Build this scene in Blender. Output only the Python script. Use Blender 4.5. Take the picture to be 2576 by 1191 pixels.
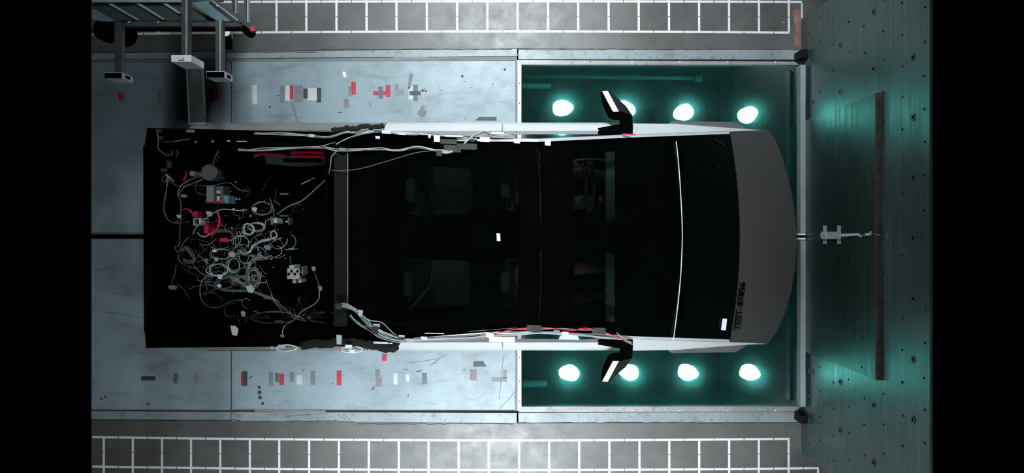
import bpy, math, random
from mathutils import Vector, Matrix
random.seed(7)
S = bpy.context.scene
for o in list(bpy.data.objects): bpy.data.objects.remove(o)
C = S.collection
# ------------------------------------------------------------------ camera, world, lights
H = 8.0; F = 2000.0; CX = 1288.0; CY = 595.5          # camera 8 m over the floor, focal length 2000 px of 2576
cam = bpy.data.cameras.new('camera'); camo = bpy.data.objects.new('camera', cam); C.objects.link(camo)
camo.location = (0, 0, H); cam.sensor_width = 36; cam.lens = 36 * F / 2576; cam.clip_end = 60
S.camera = camo
w = bpy.data.worlds.new('dark_hall'); S.world = w; w.use_nodes = True
w.node_tree.nodes['Background'].inputs[0].default_value = (0, 0, 0, 1)
w.node_tree.nodes['Background'].inputs[1].default_value = 0
S.view_settings.view_transform = 'Standard'; S.view_settings.look = 'None'
S.view_settings.exposure = 0; S.view_settings.gamma = 1; S.view_settings.use_curve_mapping = False

def area(name, loc, r, watts, col=(.9, .97, 1), tgt=None, spread=180):
    l = bpy.data.lights.new(name, 'AREA'); l.shape = 'DISK'; l.size = 2 * r; l.energy = watts; l.color = col
    l.spread = math.radians(spread)
    o = bpy.data.objects.new(name, l); C.objects.link(o); o.location = loc
    d = (Vector(tgt) - Vector(loc)) if tgt else Vector((0, 0, -1))
    o.rotation_euler = d.to_track_quat('-Z', 'Y').to_euler()
def spot(name, loc, tgt, watts, ang, blend=1, r=.35, col=(.9, .97, 1)):
    l = bpy.data.lights.new(name, 'SPOT'); l.energy = watts; l.spot_size = math.radians(ang); l.spot_blend = blend
    l.shadow_soft_size = r; l.color = col
    o = bpy.data.objects.new(name, l); C.objects.link(o); o.location = loc
    o.rotation_euler = (Vector(tgt) - Vector(loc)).to_track_quat('-Z', 'Y').to_euler()
BL = (.86, .95, 1)
spot('flood_lamp', (-.2, 3.8, 6.8), (.15, 2.0, 0), 2100, 68, col=BL)
spot('flood_lamp', (-.2, -3.8, 6.8), (.15, -2.4, 0), 2500, 58, col=BL)
spot('flood_lamp', (-2.6, 3.6, 6.8), (-2.2, 2.2, 0), 130, 70, col=BL)
spot('flood_lamp', (-2.6, -4.2, 6.8), (-2.5, -2.8, 0), 300, 48, col=BL)
spot('flood_lamp', (-3.6, -.9, 6.8), (-3.9, -.9, 0), 45, 36, col=BL)
spot('flood_lamp', (.4, 4.6, 5.2), (.3, .8, 1), 380, 50, col=BL)
spot('flood_lamp', (.4, -4.6, 5.2), (.3, -.8, 1), 380, 50, col=BL)
for x_, y_ in ((-1.72, -4.32), (2.66, -4.32), (-.5, 4.7)): area('hall_lamp', (x_, y_, 6.8), .3, 62, col=BL)

# ------------------------------------------------------------------ materials
def srgb(c):
    return tuple(((v / 255 + .055) / 1.055) ** 2.4 if v > 10 else v / 255 / 12.92 for v in c)
def base(name):
    m = bpy.data.materials.new(name); m.use_nodes = True
    return m, m.node_tree.nodes, m.node_tree.links, m.node_tree.nodes['Principled BSDF']
def mat(name, col, rough=.6, metal=0, var=.12, scale=8, spec=.5, bump=0):
    m, N, L, b = base(name)
    b.inputs['Roughness'].default_value = rough; b.inputs['Metallic'].default_value = metal
    b.inputs['Specular IOR Level'].default_value = spec
    tc = N.new('ShaderNodeTexCoord'); n = N.new('ShaderNodeTexNoise'); n.inputs['Scale'].default_value = scale
    n.inputs['Detail'].default_value = 6
    r = N.new('ShaderNodeValToRGB'); L.new(tc.outputs['Object'], n.inputs['Vector']); L.new(n.outputs['Fac'], r.inputs['Fac'])
    r.color_ramp.elements[0].position = .3; r.color_ramp.elements[1].position = .7
    r.color_ramp.elements[0].color = tuple(c * (1 - var) for c in col) + (1,)
    r.color_ramp.elements[1].color = tuple(min(1, c * (1 + var)) for c in col) + (1,)
    L.new(r.outputs[0], b.inputs['Base Color'])
    if bump:
        bp = N.new('ShaderNodeBump'); bp.inputs['Strength'].default_value = bump; bp.inputs['Distance'].default_value = .01
        L.new(n.outputs['Fac'], bp.inputs['Height']); L.new(bp.outputs[0], b.inputs['Normal'])
    return m
def noise(N, L, vec, scale, detail=6, rough=.6, dist=0):
    n = N.new('ShaderNodeTexNoise'); n.inputs['Scale'].default_value = scale; n.inputs['Detail'].default_value = detail
    n.inputs['Roughness'].default_value = rough; n.inputs['Distortion'].default_value = dist; L.new(vec, n.inputs['Vector']); return n.outputs['Fac']
def ramp(N, L, fac, stops):
    r = N.new('ShaderNodeValToRGB'); L.new(fac, r.inputs['Fac']); e = r.color_ramp.elements
    while len(e) < len(stops): e.new(.5)
    for k, (p, c) in enumerate(stops): e[k].position = p; e[k].color = (c if len(c) == 4 else tuple(c) + (1,))
    return r.outputs[0]
def mix(N, L, fac, a, b, mode='MIX'):
    m = N.new('ShaderNodeMix'); m.data_type = 'RGBA'; m.blend_type = mode
    if isinstance(fac, (int, float)): m.inputs['Factor'].default_value = fac
    else: L.new(fac, m.inputs['Factor'])
    for sk, v in ((6, a), (7, b)):
        if isinstance(v, tuple): m.inputs[sk].default_value = v + (1,)
        else: L.new(v, m.inputs[sk])
    return m.outputs[2]
def mapping(N, L, sc):
    tc = N.new('ShaderNodeTexCoord'); mp = N.new('ShaderNodeMapping'); mp.inputs['Scale'].default_value = sc
    L.new(tc.outputs['Object'], mp.inputs['Vector']); return mp.outputs[0]

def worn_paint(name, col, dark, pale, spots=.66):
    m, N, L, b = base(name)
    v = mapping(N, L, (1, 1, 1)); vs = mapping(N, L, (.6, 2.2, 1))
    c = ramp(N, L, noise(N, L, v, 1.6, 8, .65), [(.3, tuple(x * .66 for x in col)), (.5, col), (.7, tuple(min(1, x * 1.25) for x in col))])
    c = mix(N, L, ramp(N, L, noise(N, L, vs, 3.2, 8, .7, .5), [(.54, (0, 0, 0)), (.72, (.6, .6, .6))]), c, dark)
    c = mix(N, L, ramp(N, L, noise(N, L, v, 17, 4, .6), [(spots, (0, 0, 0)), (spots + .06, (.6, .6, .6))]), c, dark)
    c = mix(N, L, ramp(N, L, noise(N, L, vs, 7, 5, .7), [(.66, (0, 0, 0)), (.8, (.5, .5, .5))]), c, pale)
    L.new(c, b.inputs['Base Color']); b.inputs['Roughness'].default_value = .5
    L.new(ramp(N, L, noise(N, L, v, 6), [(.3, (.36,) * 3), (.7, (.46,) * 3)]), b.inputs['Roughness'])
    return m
M = {}
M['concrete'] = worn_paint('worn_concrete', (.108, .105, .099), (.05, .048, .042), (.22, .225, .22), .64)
M['plate'] = worn_paint('painted_steel_plate', (.29, .375, .415), (.10, .125, .135), (.42, .47, .5), .69)
M['strip'] = worn_paint('flaked_paint_strip', (.28, .33, .345), (.12, .12, .12), (.5, .52, .53), .58)
M['sill'] = worn_paint('scraped_frame', (.36, .35, .35), (.16, .11, .10), (.6, .6, .6), .6)
M['white_tape'] = mat('white_grid_tape', (.86, .87, .88), .45, var=.05)
M['white'] = mat('white_tape', (.62, .64, .66), .6, var=.1)
M['brightwhite'] = mat('bright_white', (.9, .92, .95), .4, var=.04)
M['red'] = mat('red_tape', (.52, .02, .06), .55)
M['redcable'] = mat('red_hose', (.8, .02, .07), .4)
M['darktape'] = mat('dark_green_tape', (.03, .05, .052), .5)
M['tealtape'] = mat('grey_teal_tape', (.09, .14, .15), .5)
M['greytape'] = mat('grey_tape', (.2, .215, .22), .6)
M['beige'] = mat('beige_tape', (.27, .24, .23), .7)
M['paletape'] = mat('faded_tape', (.27, .29, .30), .7)
M['stain'] = mat('dark_residue', (.06, .06, .055), .8)
M['primer'] = mat('pink_primer', (.30, .15, .13), .8, var=.3)
M['black'] = mat('black_plastic', (.0015, .0015, .0015), .8, var=.3, spec=0)
M['soot'] = mat('black_liner', (.0015, .0015, .0015), .9, var=.3, spec=0)
M['bedpart'] = mat('dark_bracket', (.009, .01, .008), .6, spec=.1)
M['foam'] = mat('black_foam', (.007, .007, .005), .9, var=.4, scale=60, bump=.6)
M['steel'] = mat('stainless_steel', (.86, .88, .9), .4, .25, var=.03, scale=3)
M['steelgrey'] = mat('grey_stainless', (.4, .4, .4), .42, .4, var=.08, scale=3)  # greyer copy of the stainless, for the quarter panels
M['rail'] = mat('brushed_rail', (.72, .75, .78), .35, .4, var=.05)
M['hood'] = mat('dull_stainless_hood', (.21, .2, .19), .42, .8, var=.06, scale=2)
M['flare'] = mat('grey_flare', (.09, .095, .095), .5)
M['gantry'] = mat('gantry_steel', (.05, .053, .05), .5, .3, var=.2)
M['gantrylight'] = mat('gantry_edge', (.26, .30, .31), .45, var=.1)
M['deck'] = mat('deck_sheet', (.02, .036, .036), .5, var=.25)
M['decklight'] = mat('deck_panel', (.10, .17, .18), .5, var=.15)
M['pit'] = mat('pit_paint', (.035, .085, .08), .6, var=.4, scale=3)
M['pipe'] = mat('pit_pipe', (.22, .5, .47), .4)
M['wire'] = mat('white_wire', (.42, .43, .42), .5)
M['greywire'] = mat('grey_wire', (.17, .17, .155), .5)
M['tealwire'] = mat('teal_wire', (.10, .30, .28), .5)
M['cleartape'] = mat('clear_tape', (.045, .05, .046), .5, spec=.2)
M['tag'] = mat('paper_tag', (.45, .5, .52), .6)
M['dash'] = mat('dash_panel', (.34, .5, .46), .6)
M['seat'] = mat('seat_fabric', (.05, .055, .055), .8)
M['skin'] = mat('dummy_vinyl', (.22, .2, .17), .6)
M['rubber'] = mat('tyre_rubber', (.012, .012, .012), .8)
M['rust'] = mat('rusty_edge', (.055, .04, .034), .7, var=.5, scale=20)
M['alu'] = mat('aluminium_sill', (.36, .40, .42), .4, .3, var=.08)
M['cableblack'] = mat('black_cable', (.01, .01, .01), .5)

def barrier_steel(name, col, k=1.0):
    m, N, L, b = base(name)
    v = mapping(N, L, (1, .35, 7)); v2 = mapping(N, L, (1, 1, 1)); v3 = mapping(N, L, (1, .8, 3))
    c = ramp(N, L, noise(N, L, v2, 1.3, 8, .65), [(.3, tuple(x * .72 for x in col)), (.7, tuple(x * 1.25 for x in col))])
    c = mix(N, L, ramp(N, L, noise(N, L, v, 3, 8, .75), [(.5, (0, 0, 0)), (.75, (.45, .45, .45))]), c, tuple(min(1, x * 2.2) for x in col))
    c = mix(N, L, ramp(N, L, noise(N, L, v3, 6, 5, .7), [(.68, (0, 0, 0)), (.78, (.6, .6, .6))]), c, (.26, .34, .35))
    c = mix(N, L, ramp(N, L, noise(N, L, v2, 2.6, 6, .7), [(.62, (0, 0, 0)), (.72, (.35, .35, .35))]), c, (.10, .07, .055))
    L.new(c, b.inputs['Base Color']); b.inputs['Metallic'].default_value = .55
    L.new(ramp(N, L, noise(N, L, v, 5, 6, .7), [(.3, (.3,) * 3), (.7, (.5,) * 3)]), b.inputs['Roughness'])
    return m
M['barrier'] = barrier_steel('barrier_steel', (.098, .155, .15))
M['panel'] = barrier_steel('panel_steel', (.05, .08, .075))

def tinted_glass(name, tint, rough, gl=1.0, dust=None, dustf=0, halo=None):
    m = bpy.data.materials.new(name); m.use_nodes = True; N = m.node_tree.nodes; L = m.node_tree.links
    N.remove(N['Principled BSDF']); out = N['Material Output']
    t = N.new('ShaderNodeBsdfTransparent'); t.inputs[0].default_value = tint + (1,)
    g = N.new('ShaderNodeBsdfGlossy'); g.inputs['Roughness'].default_value = rough; g.inputs[0].default_value = (gl, gl, gl, 1)
    fr = N.new('ShaderNodeFresnel'); fr.inputs[0].default_value = 1.5
    mx = N.new('ShaderNodeMixShader'); L.new(fr.outputs[0], mx.inputs[0]); L.new(t.outputs[0], mx.inputs[1]); L.new(g.outputs[0], mx.inputs[2])
    res = mx.outputs[0]
    if halo:
        hcol, hr, hf = halo
        h = N.new('ShaderNodeBsdfGlossy'); h.inputs['Roughness'].default_value = hr; h.inputs[0].default_value = hcol + (1,)
        m3 = N.new('ShaderNodeMixShader'); L.new(res, m3.inputs[1]); L.new(h.outputs[0], m3.inputs[2])
        tc = N.new('ShaderNodeTexCoord')
        n = noise(N, L, tc.outputs['Object'], 60, 3); n2 = noise(N, L, tc.outputs['Object'], 3, 6)
        mr = N.new('ShaderNodeMath'); mr.operation = 'MULTIPLY'; L.new(n, mr.inputs[0]); L.new(n2, mr.inputs[1])
        mr2 = N.new('ShaderNodeMath'); mr2.operation = 'MULTIPLY'; L.new(mr.outputs[0], mr2.inputs[0]); mr2.inputs[1].default_value = hf * 4
        L.new(mr2.outputs[0], m3.inputs[0]); res = m3.outputs[0]
    if dust:
        d0 = N.new('ShaderNodeBsdfTranslucent'); d0.inputs[0].default_value = dust + (1,)
        d1 = N.new('ShaderNodeBsdfDiffuse'); d1.inputs[0].default_value = (.10, .19, .175, 1)
        dm = N.new('ShaderNodeMixShader'); dm.inputs[0].default_value = .45; L.new(d0.outputs[0], dm.inputs[1]); L.new(d1.outputs[0], dm.inputs[2]); d = dm
        m2 = N.new('ShaderNodeMixShader'); tc = N.new('ShaderNodeTexCoord')
        nn = noise(N, L, tc.outputs['Object'], 2.5, 8, .7); sp = noise(N, L, tc.outputs['Object'], 70, 2, .6)
        ml = N.new('ShaderNodeMath'); ml.operation = 'MULTIPLY'; L.new(nn, ml.inputs[0]); L.new(sp, ml.inputs[1])
        ml2 = N.new('ShaderNodeMath'); ml2.operation = 'MULTIPLY'; L.new(ml.outputs[0], ml2.inputs[0]); ml2.inputs[1].default_value = dustf * 4; L.new(ml2.outputs[0], m2.inputs[0]); L.new(res, m2.inputs[1]); L.new(d.outputs[0], m2.inputs[2]); res = m2.outputs[0]
    L.new(res, out.inputs['Surface']); return m
M['pitglass'] = tinted_glass('green_pit_glass', (.3, .6, .57), .045, 1, (.24, .62, .59), .06)
M['lampface'] = bpy.data.materials.new('lit_lamp_face'); M['lampface'].use_nodes = True
_b = M['lampface'].node_tree.nodes['Principled BSDF']; _b.inputs['Emission Color'].default_value = (.93, 1, 1, 1); _b.inputs['Emission Strength'].default_value = 48
M['cabglass'] = tinted_glass('dark_cab_glass', (.55, .57, .53), .03, .6, (0, 0, 0), .012)
M['winglass'] = tinted_glass('side_glass', (.12, .12, .12), .03, .5)

# ------------------------------------------------------------------ geometry helpers
def W(px, py, z=0.0):                                   # point of the place seen at a pixel, at height z
    d = H - z; return Vector(((px - CX) * d / F, (CY - py) * d / F, z))
def Bf(px, py, X=2.88):                                 # point on the barrier face plane x = X
    d = X * F / (px - CX); return Vector((X, (CY - py) * d / F, H - d))
ORG = {}
def tag(o, label=None, cat=None, group=None, kind=None):
    if label: o['label'] = label
    if cat: o['category'] = cat
    if group: o['group'] = group
    if kind: o['kind'] = kind
    return o
def thing(name, label, cat, loc, group=None, kind=None):
    o = bpy.data.objects.new(name, None); C.objects.link(o); o.location = loc; o.empty_display_size = .1
    ORG[o] = Vector(loc); return tag(o, label, cat, group, kind)
def ob(name, vf, m, parent=None, smooth=False, label=None, cat=None, group=None, kind=None, bevel=0):
    v, f = vf; v = [Vector(p) for p in v]
    if parent is not None: org = ORG[parent]
    else:
        n = len(v); org = Vector((sum(p.x for p in v) / n, sum(p.y for p in v) / n, min(p.z for p in v)))
    me = bpy.data.meshes.new(name); me.from_pydata([p - org for p in v], [], f); me.validate()
    me.materials.append(M[m] if isinstance(m, str) else m)
    if smooth:
        for p in me.polygons: p.use_smooth = True
        me.set_sharp_from_angle(angle=.75)
    o = bpy.data.objects.new(name, me); C.objects.link(o)
    if parent is not None: o.parent = parent; o.location = org - ORG[parent]
    else: o.location = org
    ORG[o] = org
    if bevel:
        b = o.modifiers.new('bevel', 'BEVEL'); b.width = bevel; b.segments = 2; b.limit_method = 'ANGLE'
    return tag(o, label, cat, group, kind)
def box(x0, y0, z0, x1, y1, z1):
    v = [(x, y, z) for z in (z0, z1) for y in (y0, y1) for x in (x0, x1)]
    return v, [(0, 2, 3, 1), (4, 5, 7, 6), (0, 1, 5, 4), (2, 6, 7, 3), (0, 4, 6, 2), (1, 3, 7, 5)]
def pbox(px0, py0, px1, py1, z1, z0):                   # box whose top is seen on that pixel rectangle
    a = W(px0, py1, z1); b = W(px1, py0, z1); return box(a.x, a.y, z0, b.x, b.y, z1)
def prism(pts, th):                                     # pts: top outline points (any z); extruded down by th
    n = len(pts); pts = [Vector(p) for p in pts]
    v = pts + [p - Vector((0, 0, th)) for p in pts]
    f = [tuple(range(n)), tuple(range(2 * n - 1, n - 1, -1))] + [(i, i + n, (i + 1) % n + n, (i + 1) % n) for i in range(n)]
    ar = sum(pts[i].x * pts[(i + 1) % n].y - pts[(i + 1) % n].x * pts[i].y for i in range(n))
    if ar < 0: f = [tuple(reversed(q)) for q in f]
    return v, f
def pp(poly, z, th): return prism([W(x, y, z) for x, y in poly], th)
def ppz(poly, th): return prism([W(x, y, z) for x, y, z in poly], th)
def loft(rows, th=0):
    n = len(rows[0]); v = [Vector(p) for r in rows for p in r]; f = []
    for i in range(len(rows) - 1):
        for j in range(n - 1): f.append((i * n + j, i * n + j + 1, (i + 1) * n + j + 1, (i + 1) * n + j))
    if th:
        k = len(v); v += [p - Vector((0, 0, th)) for p in v]; f += [tuple(q + k for q in reversed(t)) for t in f]
        m = len(rows); edge = [j for j in range(n)] + [i * n + n - 1 for i in range(1, m)] + [(m - 1) * n + j for j in range(n - 2, -1, -1)] + [i * n for i in range(m - 2, 0, -1)]
        f += [(edge[i], edge[i] + k, edge[(i + 1) % len(edge)] + k, edge[(i + 1) % len(edge)]) for i in range(len(edge))]
    return v, f
def smoothline(p, k=5):
    p = [Vector(q) for q in p]
    if len(p) < 3: return p
    out = []
    for i in range(len(p) - 1):
        a = p[max(i - 1, 0)]; b = p[i]; c = p[i + 1]; d = p[min(i + 2, len(p) - 1)]
        for s in range(k):
            t = s / k
            out.append(.5 * ((2 * b) + (c - a) * t + (2 * a - 5 * b + 4 * c - d) * t * t + (3 * b - a - 3 * c + d) * t ** 3))
    out.append(p[-1]); return out
def tube(pts, r, n=5, k=5, flat=1.0):
    p = smoothline(pts, k); v = []; f = []
    for i, q in enumerate(p):
        t = (p[min(i + 1, len(p) - 1)] - p[max(i - 1, 0)])
        t = t.normalized() if t.length > 1e-6 else Vector((1, 0, 0))
        s = t.cross(Vector((0, 0, 1)))
        s = s.normalized() if s.length > 1e-3 else Vector((1, 0, 0))
        u = s.cross(t)
        rr = r[i * len(r) // len(p)] if isinstance(r, list) else r
        for a in range(n):
            th = 2 * math.pi * a / n; v.append(q + s * rr * math.cos(th) + u * rr * flat * math.sin(th))
    for i in range(len(p) - 1):
        for a in range(n): f.append((i * n + a, i * n + (a + 1) % n, (i + 1) * n + (a + 1) % n, (i + 1) * n + a))
    f.append(tuple(range(n - 1, -1, -1))); f.append(tuple((len(p) - 1) * n + a for a in range(n)))
    return v, f
def cyl(c, r, h, n=20, axis='z', r2=None):
    r2 = r if r2 is None else r2; c = Vector(c); v = []
    for hh, rr in ((0, r), (h, r2)):
        for a in range(n):
            x = rr * math.cos(2 * math.pi * a / n); y = rr * math.sin(2 * math.pi * a / n)
            v.append(c + {'z': Vector((x, y, hh)), 'y': Vector((x, hh, -y)), 'x': Vector((hh, x, y))}[axis])
    f = [(i, (i + 1) % n, (i + 1) % n + n, i + n) for i in range(n)] + [tuple(range(n - 1, -1, -1)), tuple(range(n, 2 * n))]
    return v, f
def join(*vfs):
    V = []; Fs = []
    for v, f in vfs:
        k = len(V); V += list(v); Fs += [tuple(q + k for q in t) for t in f]
    return V, Fs

# ------------------------------------------------------------------ SETTING
XL, XR, YT, YB = -4.232, 4.232, 3.3, -3.3
floor = thing('floor', None, None, (0, 0, 0), kind='structure')
def fl(name, vf, m, **k): return ob(name, vf, m, floor, **k)
def fy(py): return (CY - py) / 250.0
def fx(px): return (px - CX) / 250.0
# concrete aprons, slightly bowed inner edge as seen
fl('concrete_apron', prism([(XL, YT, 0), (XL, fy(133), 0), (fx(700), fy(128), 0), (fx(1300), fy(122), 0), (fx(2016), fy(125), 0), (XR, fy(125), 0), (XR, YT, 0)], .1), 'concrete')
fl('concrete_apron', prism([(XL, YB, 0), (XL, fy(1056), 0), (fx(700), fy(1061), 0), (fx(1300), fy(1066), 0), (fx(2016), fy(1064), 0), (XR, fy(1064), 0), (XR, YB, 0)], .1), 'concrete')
# painted border strips
fl('border_strip', prism([W(230, 134), W(700, 129), W(1300, 123), W(1302, 141), W(800, 145), W(230, 151)], .05), 'strip')
fl('border_strip', prism([W(1304, 123), W(2016, 126), W(2016, 150), W(1304, 149)], .05), 'strip')
fl('border_strip', prism([W(230, 1035), W(580, 1037), W(580, 1058), W(230, 1055)], .05), 'strip')
fl('border_strip', prism([W(582, 1037), W(1300, 1040), W(1300, 1065), W(582, 1060)], .05), 'strip')
fl('border_strip', prism([W(1304, 1040), W(2016, 1037), W(2016, 1063), W(1304, 1065)], .05), 'strip')
# recessed channel between strip and plates
fl('channel', prism([W(230, 152), W(1300, 142), W(1300, 152), W(230, 158)], .03), 'greytape')
fl('channel', box(XL, fy(1036.5), -.06, fx(1302), fy(1031), -.012), 'stain')
fl('channel_cover', prism([W(990, 144, .003), W(1078, 143, .003), W(1078, 150, .003), W(990, 151, .003)], .01), 'paletape')
fl('channel_cover', prism([W(1102, 143, .004), W(1158, 143, .004), W(1158, 150, .004), W(1102, 150, .004)], .01), 'beige')
fl('channel_cover', prism([W(640, 1030, .004), W(820, 1033, .004), W(818, 1038, .004), W(640, 1036, .004)], .01), 'beige')
# steel plates left of the pit, track slot between them
for x0, x1 in ((230, 580.5), (583.5, 1301)):
    fl('steel_plate', prism([W(x0, 157.5 if x0 < 500 else 156), W(x1, 155 if x1 < 700 else 153), W(x1, 586), W(x0, 586)], .06), 'plate')
    fl('steel_plate', prism([W(x0, 604), W(x1, 604), W(x1, 1032), W(x0, 1031)], .06), 'plate')
fl('plate_bed', box(XL, fy(1036), -.12, fx(1302), fy(140), -.061), 'soot')
fl('track_rail', box(XL, fy(590), -.06, fx(1302), fy(587.5), .004), 'alu')
fl('track_rail', box(XL, fy(603.5), -.06, fx(1302), fy(601), .004), 'alu')
# edge of the pit
fl('pit_frame', box(fx(1302), fy(1034), -.08, fx(1311.5), fy(152), .004), 'alu')
fl('pit_hinge_strip', box(fx(1296), fy(1034), -.05, fx(1302), fy(150), .002), 'greytape')
fl('pit_frame', prism([W(1304, 151, .006), W(2022, 155, .006), W(2022, 163, .006), W(1312, 162.5, .006)], .09), 'sill')
fl('pit_frame', prism([W(1312, 1024, .006), W(2022, 1024, .006), W(2022, 1036, .006), W(1304, 1038, .006)], .09), 'sill')
for x in range(1350, 2010, 120):
    for y in (157, 1033): fl('frame_bolt', cyl(W(x, y, .004), .008, .008, 8), 'brightwhite')
for y in (210, 260, 320, 900, 960, 1010):
    fl('frame_bolt', cyl(W(1307, y, .002), .006, .006, 8), 'stain')
# stains and small flat marks
for (x, y, r, m) in ((652, 975, 4, 'stain'), (653, 988, 5, 'stain'), (654, 1001, 5, 'stain'), (661, 1016, 4, 'stain'), (255, 1004, 3, 'stain'), (265, 999, 3, 'stain'),
                     (373, 1017, 3, 'stain'), (1270, 175, 3, 'stain'), (1163, 192, 3, 'stain'), (679, 269, 2.5, 'stain'), (1063, 228, 3, 'stain'), (1071, 229, 2.5, 'stain'), (2015 - 45, 56, 3, 'greytape')):
    fl('paint_spot', cyl(W(x, y, .0), r / 250, .0015, 12), m)
fl('primer_patch', pp([(1994, 30), (2003, 22), (2016, 24), (2015, 118), (1998, 122), (2001, 70)], .0012, .0022), 'primer')
fl('residue_patch', pp([(1048, 296 - 10), (1062, 265), (1070, 270), (1066, 275), (1075, 280), (1070, 292), (1060, 295)], .0012, .001), 'greytape')
fl('residue_patch', pp([(1030, 182), (1040, 188), (1031, 222), (1026, 226), (1028, 200)], .0012, .001), 'greytape')
random.seed(21)
for k in range(70):
    low = random.random() < .5
    x = random.choice((random.gauss(640, 60), random.gauss(790, 60), random.gauss(1000, 70), random.gauss(1180, 60), random.uniform(240, 1290)))
    y = random.gauss(950, 26) if low else random.gauss(238, 30)
    if not (235 < x < 1290 and (165 < y < 300 or 900 < y < 1025)): continue
    a = random.choice((random.gauss(-.7, .3), random.gauss(0, .15), random.gauss(1.5, .2))); l = random.uniform(4, 20); w_ = random.uniform(.5, 1.6)
    dx, dy = l * math.cos(a), l * math.sin(a); nx, ny = -w_ * math.sin(a), w_ * math.cos(a)
    fl('scrape', pp([(x, y), (x + dx * .4 + nx, y + dy * .4 + ny), (x + dx, y + dy), (x + dx * .5 - nx, y + dy * .5 - ny)], .0004, .0003), random.choice(('tealtape', 'paletape', 'stain', 'greytape')))
for y0, x0, x1, am in ((1061, 232, 900, 1.6), (1067, 900, 1300, 1.6), (1064.5, 1300, 2010, 1.2), (124, 800, 1300, 1.0), (124.5, 1300, 1980, 1.2), (131, 232, 800, .8)):
    P = []; x = x0
    while x < x1: P.append(W(x, y0 + random.uniform(-am, am) - (2.5 if y0 > 1000 and x < 600 else 0), .001)); x += random.uniform(10, 26)
    fl('ragged_joint', tube(P, .0035, 4, 2, .5), 'stain')
for pts in ([(1300, 1035), (1295, 1010), (1297, 985)], [(1255, 1030), (1280, 1005), (1296, 985)], [(1268, 895), (1263, 930), (1256, 1005)], [(860, 1042), (884, 1058)], [(848, 1042), (872, 1058)], [(700, 1052), (760, 1045), (830, 1040)], [(1020, 915), (1000 + 92, 905), (1120, 895)], [(1085, 918), (1108, 902)], [(262, 785), (300, 790), (360, 802)]):
    fl('scratch', tube([W(x, y, .001) for x, y in pts], .0022, 4, 3, .4), 'tealtape')
# pit under the glass
wp = thing('wall_pit', None, None, (fx(1660), 0, -1.2), kind='structure')
px0, px1, py0, py1 = fx(1312), fx(2014), fy(1024), fy(163)
ob('pit_wall', box(px0 - .05, py0, -1.2, px0, py1, -.08), 'pit', wp); ob('pit_wall', box(px1, py0, -1.2, px1 + .05, py1, -.02), 'pit', wp)
ob('pit_wall', box(px0, py0 - .05, -1.2, px1, py0, -.09), 'pit', wp); ob('pit_wall', box(px0, py1, -1.2, px1, py1 + .05, -.09), 'pit', wp)
ob('pit_bottom', box(px0 - .05, py0 - .05, -1.25, px1 + .05, py1 + .05, -1.2), 'pit', wp)
def wpipe(p0, p1, r, nm, m='pipe'): ob(nm, tube([W(*p0), W(*p1)], r, 12, 1), m, wp, smooth=True)
wpipe((1314, 190, -.5), (1750, 196, -.5), .028, 'pipe'); wpipe((1314, 174, -.7), (1740, 178, -.7), .04, 'pipe', 'pit')
wpipe((1748, 196, -.5), (1764, 197, -.5), .045, 'pipe_joint')
wpipe((1314, 216, -.35), (1386, 217, -.35), .03, 'pipe'); wpipe((1314, 968, -.4), (1376, 966, -.4), .04, 'pipe')
wpipe((1330, 1002, -.6), (1990, 1000, -.6), .03, 'pipe', 'pit')
ob('pit_beam', box(fx(1835), py0, -1.0, fx(1872), py1, -.92), 'soot', wp)
ob('pit_box', box(fx(1628), fy(292), -.9, fx(1680), fy(246), -.7), 'soot', wp)
def lamp_blob(cx, cy, rx, ry, rot, z, wob, n=28):
    pts = []
    for k in range(n):
        a = 6.2832 * k / n; q_ = 1 + wob * math.sin(3 * a + cx) + wob * .5 * math.sin(5 * a + cy)
        x = rx * q_ * math.cos(a); y = ry * q_ * math.sin(a); pts.append((cx + x * math.cos(rot) - y * math.sin(rot), cy + x * math.sin(rot) + y * math.cos(rot)))
    return pts
for i, (x, y, rot) in enumerate(((1415, 272, -.1), (1572, 275, .2), (1720, 283, -.3), (1881, 289, -.4), (1432, 939, .15), (1582, 937, .3), (1730, 938, .3), (1886, 938, .25))):
    side = 'upper' if y < 500 else 'lower'; nth = ('first from the left', 'half hidden by the door mirror', 'third from the left', 'nearest the barrier')[i % 4]
    t = thing('pit_lamp', 'bright lamp under the %s glass strip, %s' % (side, nth), 'lamp', W(x, y, -.4), 'lamps under the pit glass')
    ob('housing', cyl(W(x, y, -.4), .10, .255, 20, r2=.12), 'pit', t)
    ob('lamp_face', pp(lamp_blob(x, y, 26, 20, rot, -.11, .05), -.13, .012), 'lampface', t)
glass = ob('window_1', box(px0, fy(1022.5), -.012, fx(2013), fy(164.5), 0.0), 'pitglass', kind='structure')

# end rail in front of the barrier, black end brackets
fl('end_rail', box(2.83, fy(1024) * .975, .1, 2.88, fy(163) * .975, .2), 'alu')
fl('rail_bracket', box(2.84, 1.76, 0, 2.9, 1.84, .2), 'bedpart'); fl('rail_bracket', box(2.84, -1.84, 0, 2.9, -1.76, .2), 'bedpart')
for a, b in ((588.5, 592), (599, 603)): fl('stop_rail', pbox(2006, a, 2026, b, .22, .0), 'brightwhite')
fl('stop_slot', pbox(2006, 592, 2026, 599, .21, .0), 'black')

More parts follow.
